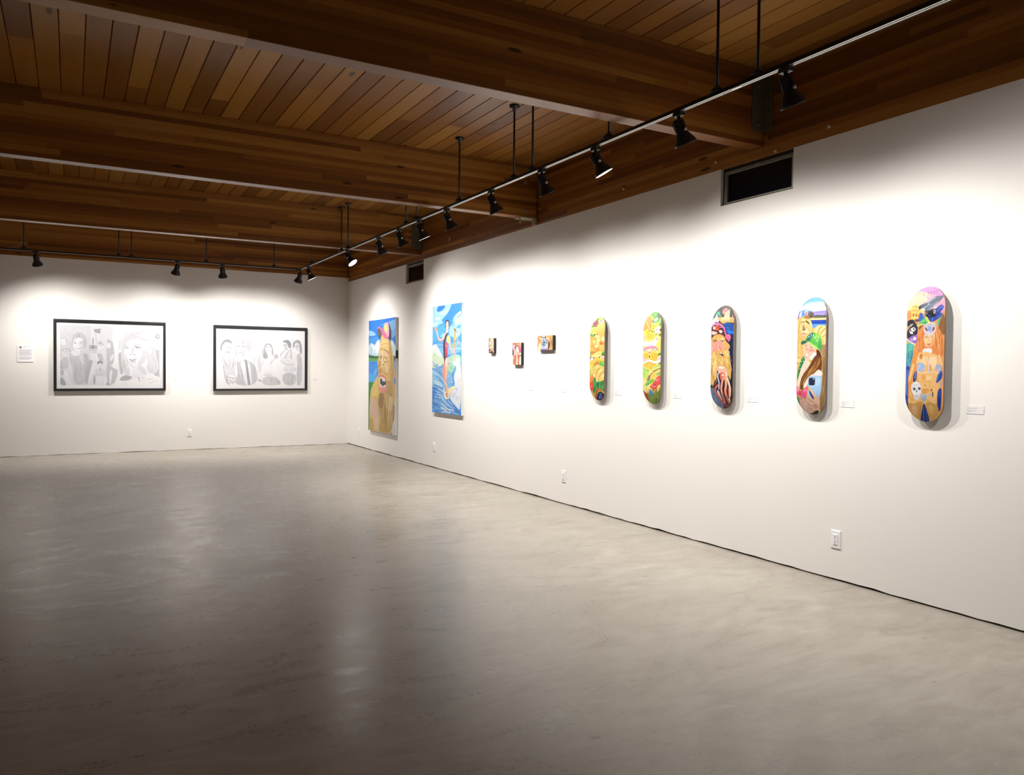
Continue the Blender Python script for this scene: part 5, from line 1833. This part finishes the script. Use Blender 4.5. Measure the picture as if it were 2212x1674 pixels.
for yl, lab in ((-11.502, 'small caption card right of the deck with the feathered crown, nearest the camera'), (-10.664, 'small caption card right of the deck with the green cap'),
                (-9.832, 'small caption card right of the pirate and octopus deck'), (-9.0, 'small caption card right of the deck with bananas and white flower'),
                (-8.178, 'small caption card right of the deck with orange pepper'), (-7.252, 'small caption card below and right of the wide panel painting'),
                (-6.569, 'small caption card below and right of the upright middle panel painting'), (-5.918, 'small caption card below and right of the smallest panel painting'),
                (-4.985, 'small caption card right of the surfer canvas')):
    card_right(yl, yl-0.100, 1.172, 1.219, lab)
card_back(-3.008, -2.908, 1.170, 1.216, 'small caption card on the back wall between the two framed drawings')
card_back(-0.650, -0.550, 1.168, 1.214, 'small caption card on the back wall beside the corner')
# exhibition text panel
t = thing('text_panel', 'white exhibition text panel with a round portrait, left of the framed drawings', 'text panel', (-5.09, 0.0, 1.582))
MB().box(-0.104, 0.104, -0.009, -0.0005, -0.130, 0.130).build('foam_board', M['paper'], t, 0.001)
b = MB()
for z, ln in ((0.106, 0.105), (0.096, 0.045)): b.box(-0.030, -0.030+ln, -0.0096, -0.0089, z-0.003, z+0.003)
rr = random.Random(5)
for z0, n in ((0.062, 6), (0.008, 5), (-0.052, 5)):
    for k in range(n):
        ln = 0.165 if k < n-1 else 0.11+0.04*rr.random()
        b.box(-0.084, -0.084+ln, -0.0096, -0.0089, z0-k*0.0095-0.0025, z0-k*0.0095+0.0025)
b.build('printed_text', M['inklight'], t)
q = MB().lathe([(0.019, 0.0), (0.019, 0.0006)], 28, 0, Matrix.Translation((-0.062, -0.0090, 0.098)) @ Matrix.Rotation(PI/2, 4, 'X'))
pr = q.build('round_portrait', M['inklight'], t)
MB().lathe([(0.0085, 0.0), (0.0085, 0.0004)], 18, 0, Matrix.Translation((-0.062, -0.0096, 0.103)) @ Matrix.Rotation(PI/2, 4, 'X')).build('portrait_head', M['ink'], pr)
MB().prism([(-0.016, -0.009), (-0.011, -0.002), (0.0, 0.001), (0.011, -0.002), (0.016, -0.009), (0.009, -0.0165), (0.0, -0.0185), (-0.009, -0.0165)], 'y', -0.0100, -0.0096).build('portrait_shoulders', M['inkdark'], pr).location = (-0.062, 0, 0.098)

# ------------------------------------------------------------------ wall outlets
def outlet(loc, face, label):
    t = thing('wall_outlet', label, 'outlet', loc, 'white wall outlets')
    def put(b):                                        # drawn facing -y, turned to the right wall when needed
        if face == 'x': b.v = [(p[1], -p[0], p[2]) for p in b.v]
        return b
    W, H = 0.0405, 0.0635
    c = MB(); pr = [(W, 0.0), (W-0.006, -0.0075), (-W+0.006, -0.0075), (-W, 0.0)]
    n = 0
    R0 = [(-W, -0.0004, -H), (W, -0.0004, -H), (W, -0.0004, H), (-W, -0.0004, H)]
    k = 0.007; R1 = [(-W+k, -0.0075, -H+k), (W-k, -0.0075, -H+k), (W-k, -0.0075, H-k), (-W+k, -0.0075, H-k)]
    c.v = R0+R1
    for i in range(4): j = (i+1) % 4; c.face((i, j, 4+j, 4+i))
    c.face((4, 5, 6, 7)); c.face((3, 2, 1, 0))
    put(c).build('cover_plate', M['plastic'], t, 0.001)
    rc = put(MB().box(-0.0172, 0.0172, -0.0125, -0.0074, -0.034, 0.034)).build('receptacle', M['plastic'], t, 0.001)
    s = MB()
    for z in (0.018, -0.014):
        s.box(-0.0075, -0.0045, -0.0131, -0.0124, z-0.002, z+0.007); s.box(0.0045, 0.0075, -0.0131, -0.0124, z-0.002, z+0.007); s.box(-0.003, 0.003, -0.0131, -0.0124, z-0.013, z-0.007)
    put(s).build('socket_slots', M['slot'], rc)
    for z in (0.0455, -0.0455):
        put(MB().lathe([(0.003, 0.0), (0.0028, 0.0008)], 10, 0, Matrix.Translation((0, -0.0075, z)) @ Matrix.Rotation(PI/2, 4, 'X'))).build('cover_screw', M['card'], t)
outlet((0.0, -10.645, 0.278), 'x', 'white wall outlet low under the deck with the green cap, nearest the camera')
outlet((0.0, -7.315, 0.291), 'x', 'white wall outlet low on the right wall under the wide panel painting')
outlet((0.0, -3.985, 0.293), 'x', 'white wall outlet low on the right wall left of and below the surfer canvas')
outlet((0.0, -0.68, 0.271), 'x', 'white wall outlet low on the right wall between the corner and the creature canvas')
outlet((-2.74, 0.0, 0.285), 'y', 'white wall outlet low on the back wall between the two framed drawings')

# ------------------------------------------------------------------ world, camera, view
w = bpy.data.worlds.new('night'); sc.world = w; w.use_nodes = True
w.node_tree.nodes['Background'].inputs[0].default_value = (0.02, 0.035, 0.07, 1); w.node_tree.nodes['Background'].inputs[1].default_value = 0.05
F_PX, yaw, pitch, roll = 1680.777, 0.5159992, -0.0227289, 0.0090898
f = Vector((math.sin(yaw)*math.cos(pitch), math.cos(yaw)*math.cos(pitch), math.sin(pitch)))
r = Vector((math.cos(yaw), -math.sin(yaw), 0)); u = r.cross(f)
r2 = r*math.cos(roll)+u*math.sin(roll); u2 = u*math.cos(roll)-r*math.sin(roll)
cam = bpy.data.cameras.new('camera'); cam.sensor_width = 36; cam.sensor_fit = 'HORIZONTAL'; cam.lens = F_PX/2212*36
cam.clip_start = 0.05; cam.clip_end = 100
co = bpy.data.objects.new('camera', cam); col.objects.link(co)
co.matrix_world = Matrix(((r2.x, u2.x, -f.x, -4.483941), (r2.y, u2.y, -f.y, -14.103386), (r2.z, u2.z, -f.z, 1.4), (0, 0, 0, 1)))
sc.camera = co
vs = sc.view_settings; sc.display_settings.display_device = 'sRGB'
vs.view_transform = 'Standard'; vs.look = 'None'; vs.gamma = 1.0; vs.use_curve_mapping = False; vs.exposure = EXPOSURE
sc.cycles.max_bounces = 10; sc.cycles.diffuse_bounces = 6; sc.cycles.glossy_bounces = 4; sc.cycles.use_denoising = True
sc.cycles.sample_clamp_indirect = 6.0
